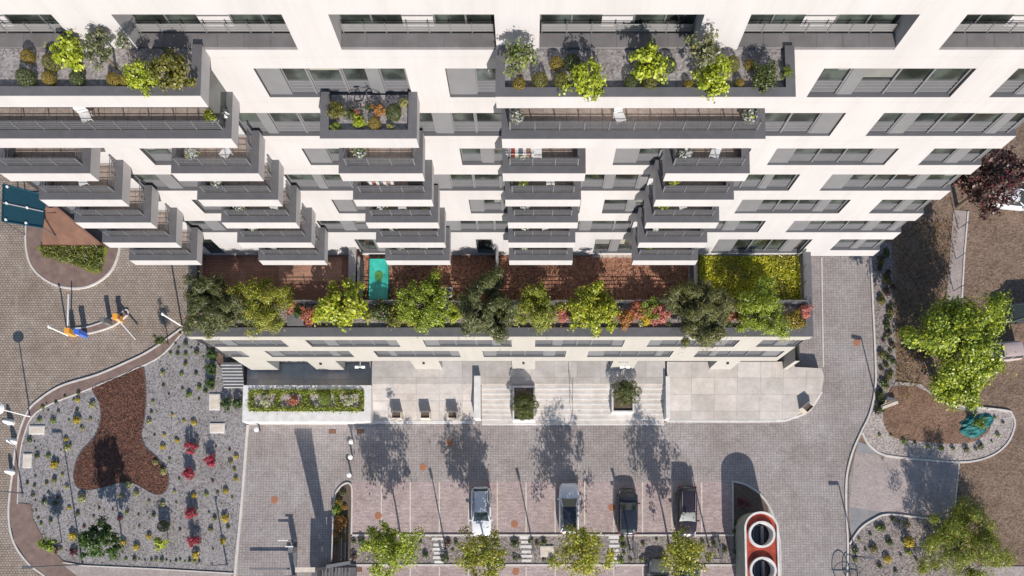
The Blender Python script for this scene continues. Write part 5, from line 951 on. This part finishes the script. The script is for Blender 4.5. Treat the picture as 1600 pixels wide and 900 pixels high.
many([(610, 685), (660, 680), (1030, 690), (1060, 770), (1200, 690), (1230, 740), (1180, 790), (610, 780), (1250, 690)], 400, 675, 0, 'small green plant in the car park planting strip', 'small_plant', 6.5, ['green', 'dark', 'purple', 'mid'], .07, 'plants of the car park strip')
many([(545, 380), (515, 440), (510, 530), (555, 470), (515, 600), (540, 655), (500, 690), (560, 520), (505, 485), (530, 560), (500, 640)], 400, 675, 0, 'orange and green plant in the narrow kerbed island', 'small_plant', 9, ['gold', 'dark', 'mid', 'orange', 'olive'], .07, 'plants of the narrow island')
for px, py in ((1157, 818), (1160, 840), (1158, 862), (1162, 885), (1155, 830), (1158, 850)): tuft('small_plant', px-6, py, 6, rnd.choice(['dark', 'green']), 'dark climbing plant at the foot of the red topped shaft', .06, 'plant', 'climbers at the shaft')
tree('bare_shrub', 1160, 788, .7, 13, .4, 'wine', 'dark reddish shrub in the shade above the red topped shaft', 'shrub', .05, K=14, n=260, rc=.3, size=.15, tr=.03)
rs2 = np.random.RandomState(3)
def scatter(name, label, px_poly, z, n, mats, size, kind_cat, asp=.5, h=.12):
    # loose litter and dry tufts lying on the ground inside a photo polygon
    xs = [p[0] for p in px_poly]; ys = [p[1] for p in px_poly]; C = []
    while len(C) < n:
        x, y = rnd.uniform(min(xs), max(xs)), rnd.uniform(min(ys), max(ys)); ins = False
        for (a, b_), (c, d) in zip(px_poly, px_poly[1:]+px_poly[:1]):
            if (b_ > y) != (d > y) and x < (c-a)*(y-b_)/(d-b_)+a: ins = not ins
        if ins: C.append((*G(x, y, z), z+rnd.uniform(.01, h)))
    C = np.array(C); V = leaf_arrays(C, rs.normal(size=C.shape)*.5+np.array([0, 0, .8]), size, asp); o = bpy.data.objects.new(name, leaf_mesh(name, V, mats, rs.randint(0, len(mats), len(C)))); COL.objects.link(o); tag(o, label, kind_cat, None, 'stuff')
scatter('weeds', 'tiny weeds and leaf litter between the tufts of the grey gravel garden', [p for p in GAR if p[0] < 380], .07, 2600, ['L_olive', 'L_green', 'L_purple', 'bark'], .13, 'weeds', .5, .06)
scatter('leaf_litter', 'loose leaves and litter lying on the car park pavers', [(550, 665), (1140, 665), (1140, 830), (550, 830)], .02, 500, ['L_olive', 'bark', 'L_gold'], .09, 'leaf litter', .6, .02)
scatter('bark_chips', 'brown bark chips covering the curved mulch bed', MUL, .10, 9000, ['mulch', 'corten', 'soilbrown'], .13, 'bark mulch', .35, .05)
scatter('dry_grass', 'dry brown grass and leaf litter on the bare ground beside the right driveway', [(1400, 350), (1500, 340), (1480, 470), (1440, 600), (1402, 640), (1400, 500)], 0, 4200, ['L_orange', 'L_olive', 'L_purple'], .22, 'dry grass', .2, .2)
scatter('soil_clods', 'reddish soil clods strewn over the terrace plots', [(570, 400), (1070, 400), (1070, 470), (570, 470)], ZT, 4200, ['soil', 'corten', 'mulch'], .10, 'soil', .7, .06)
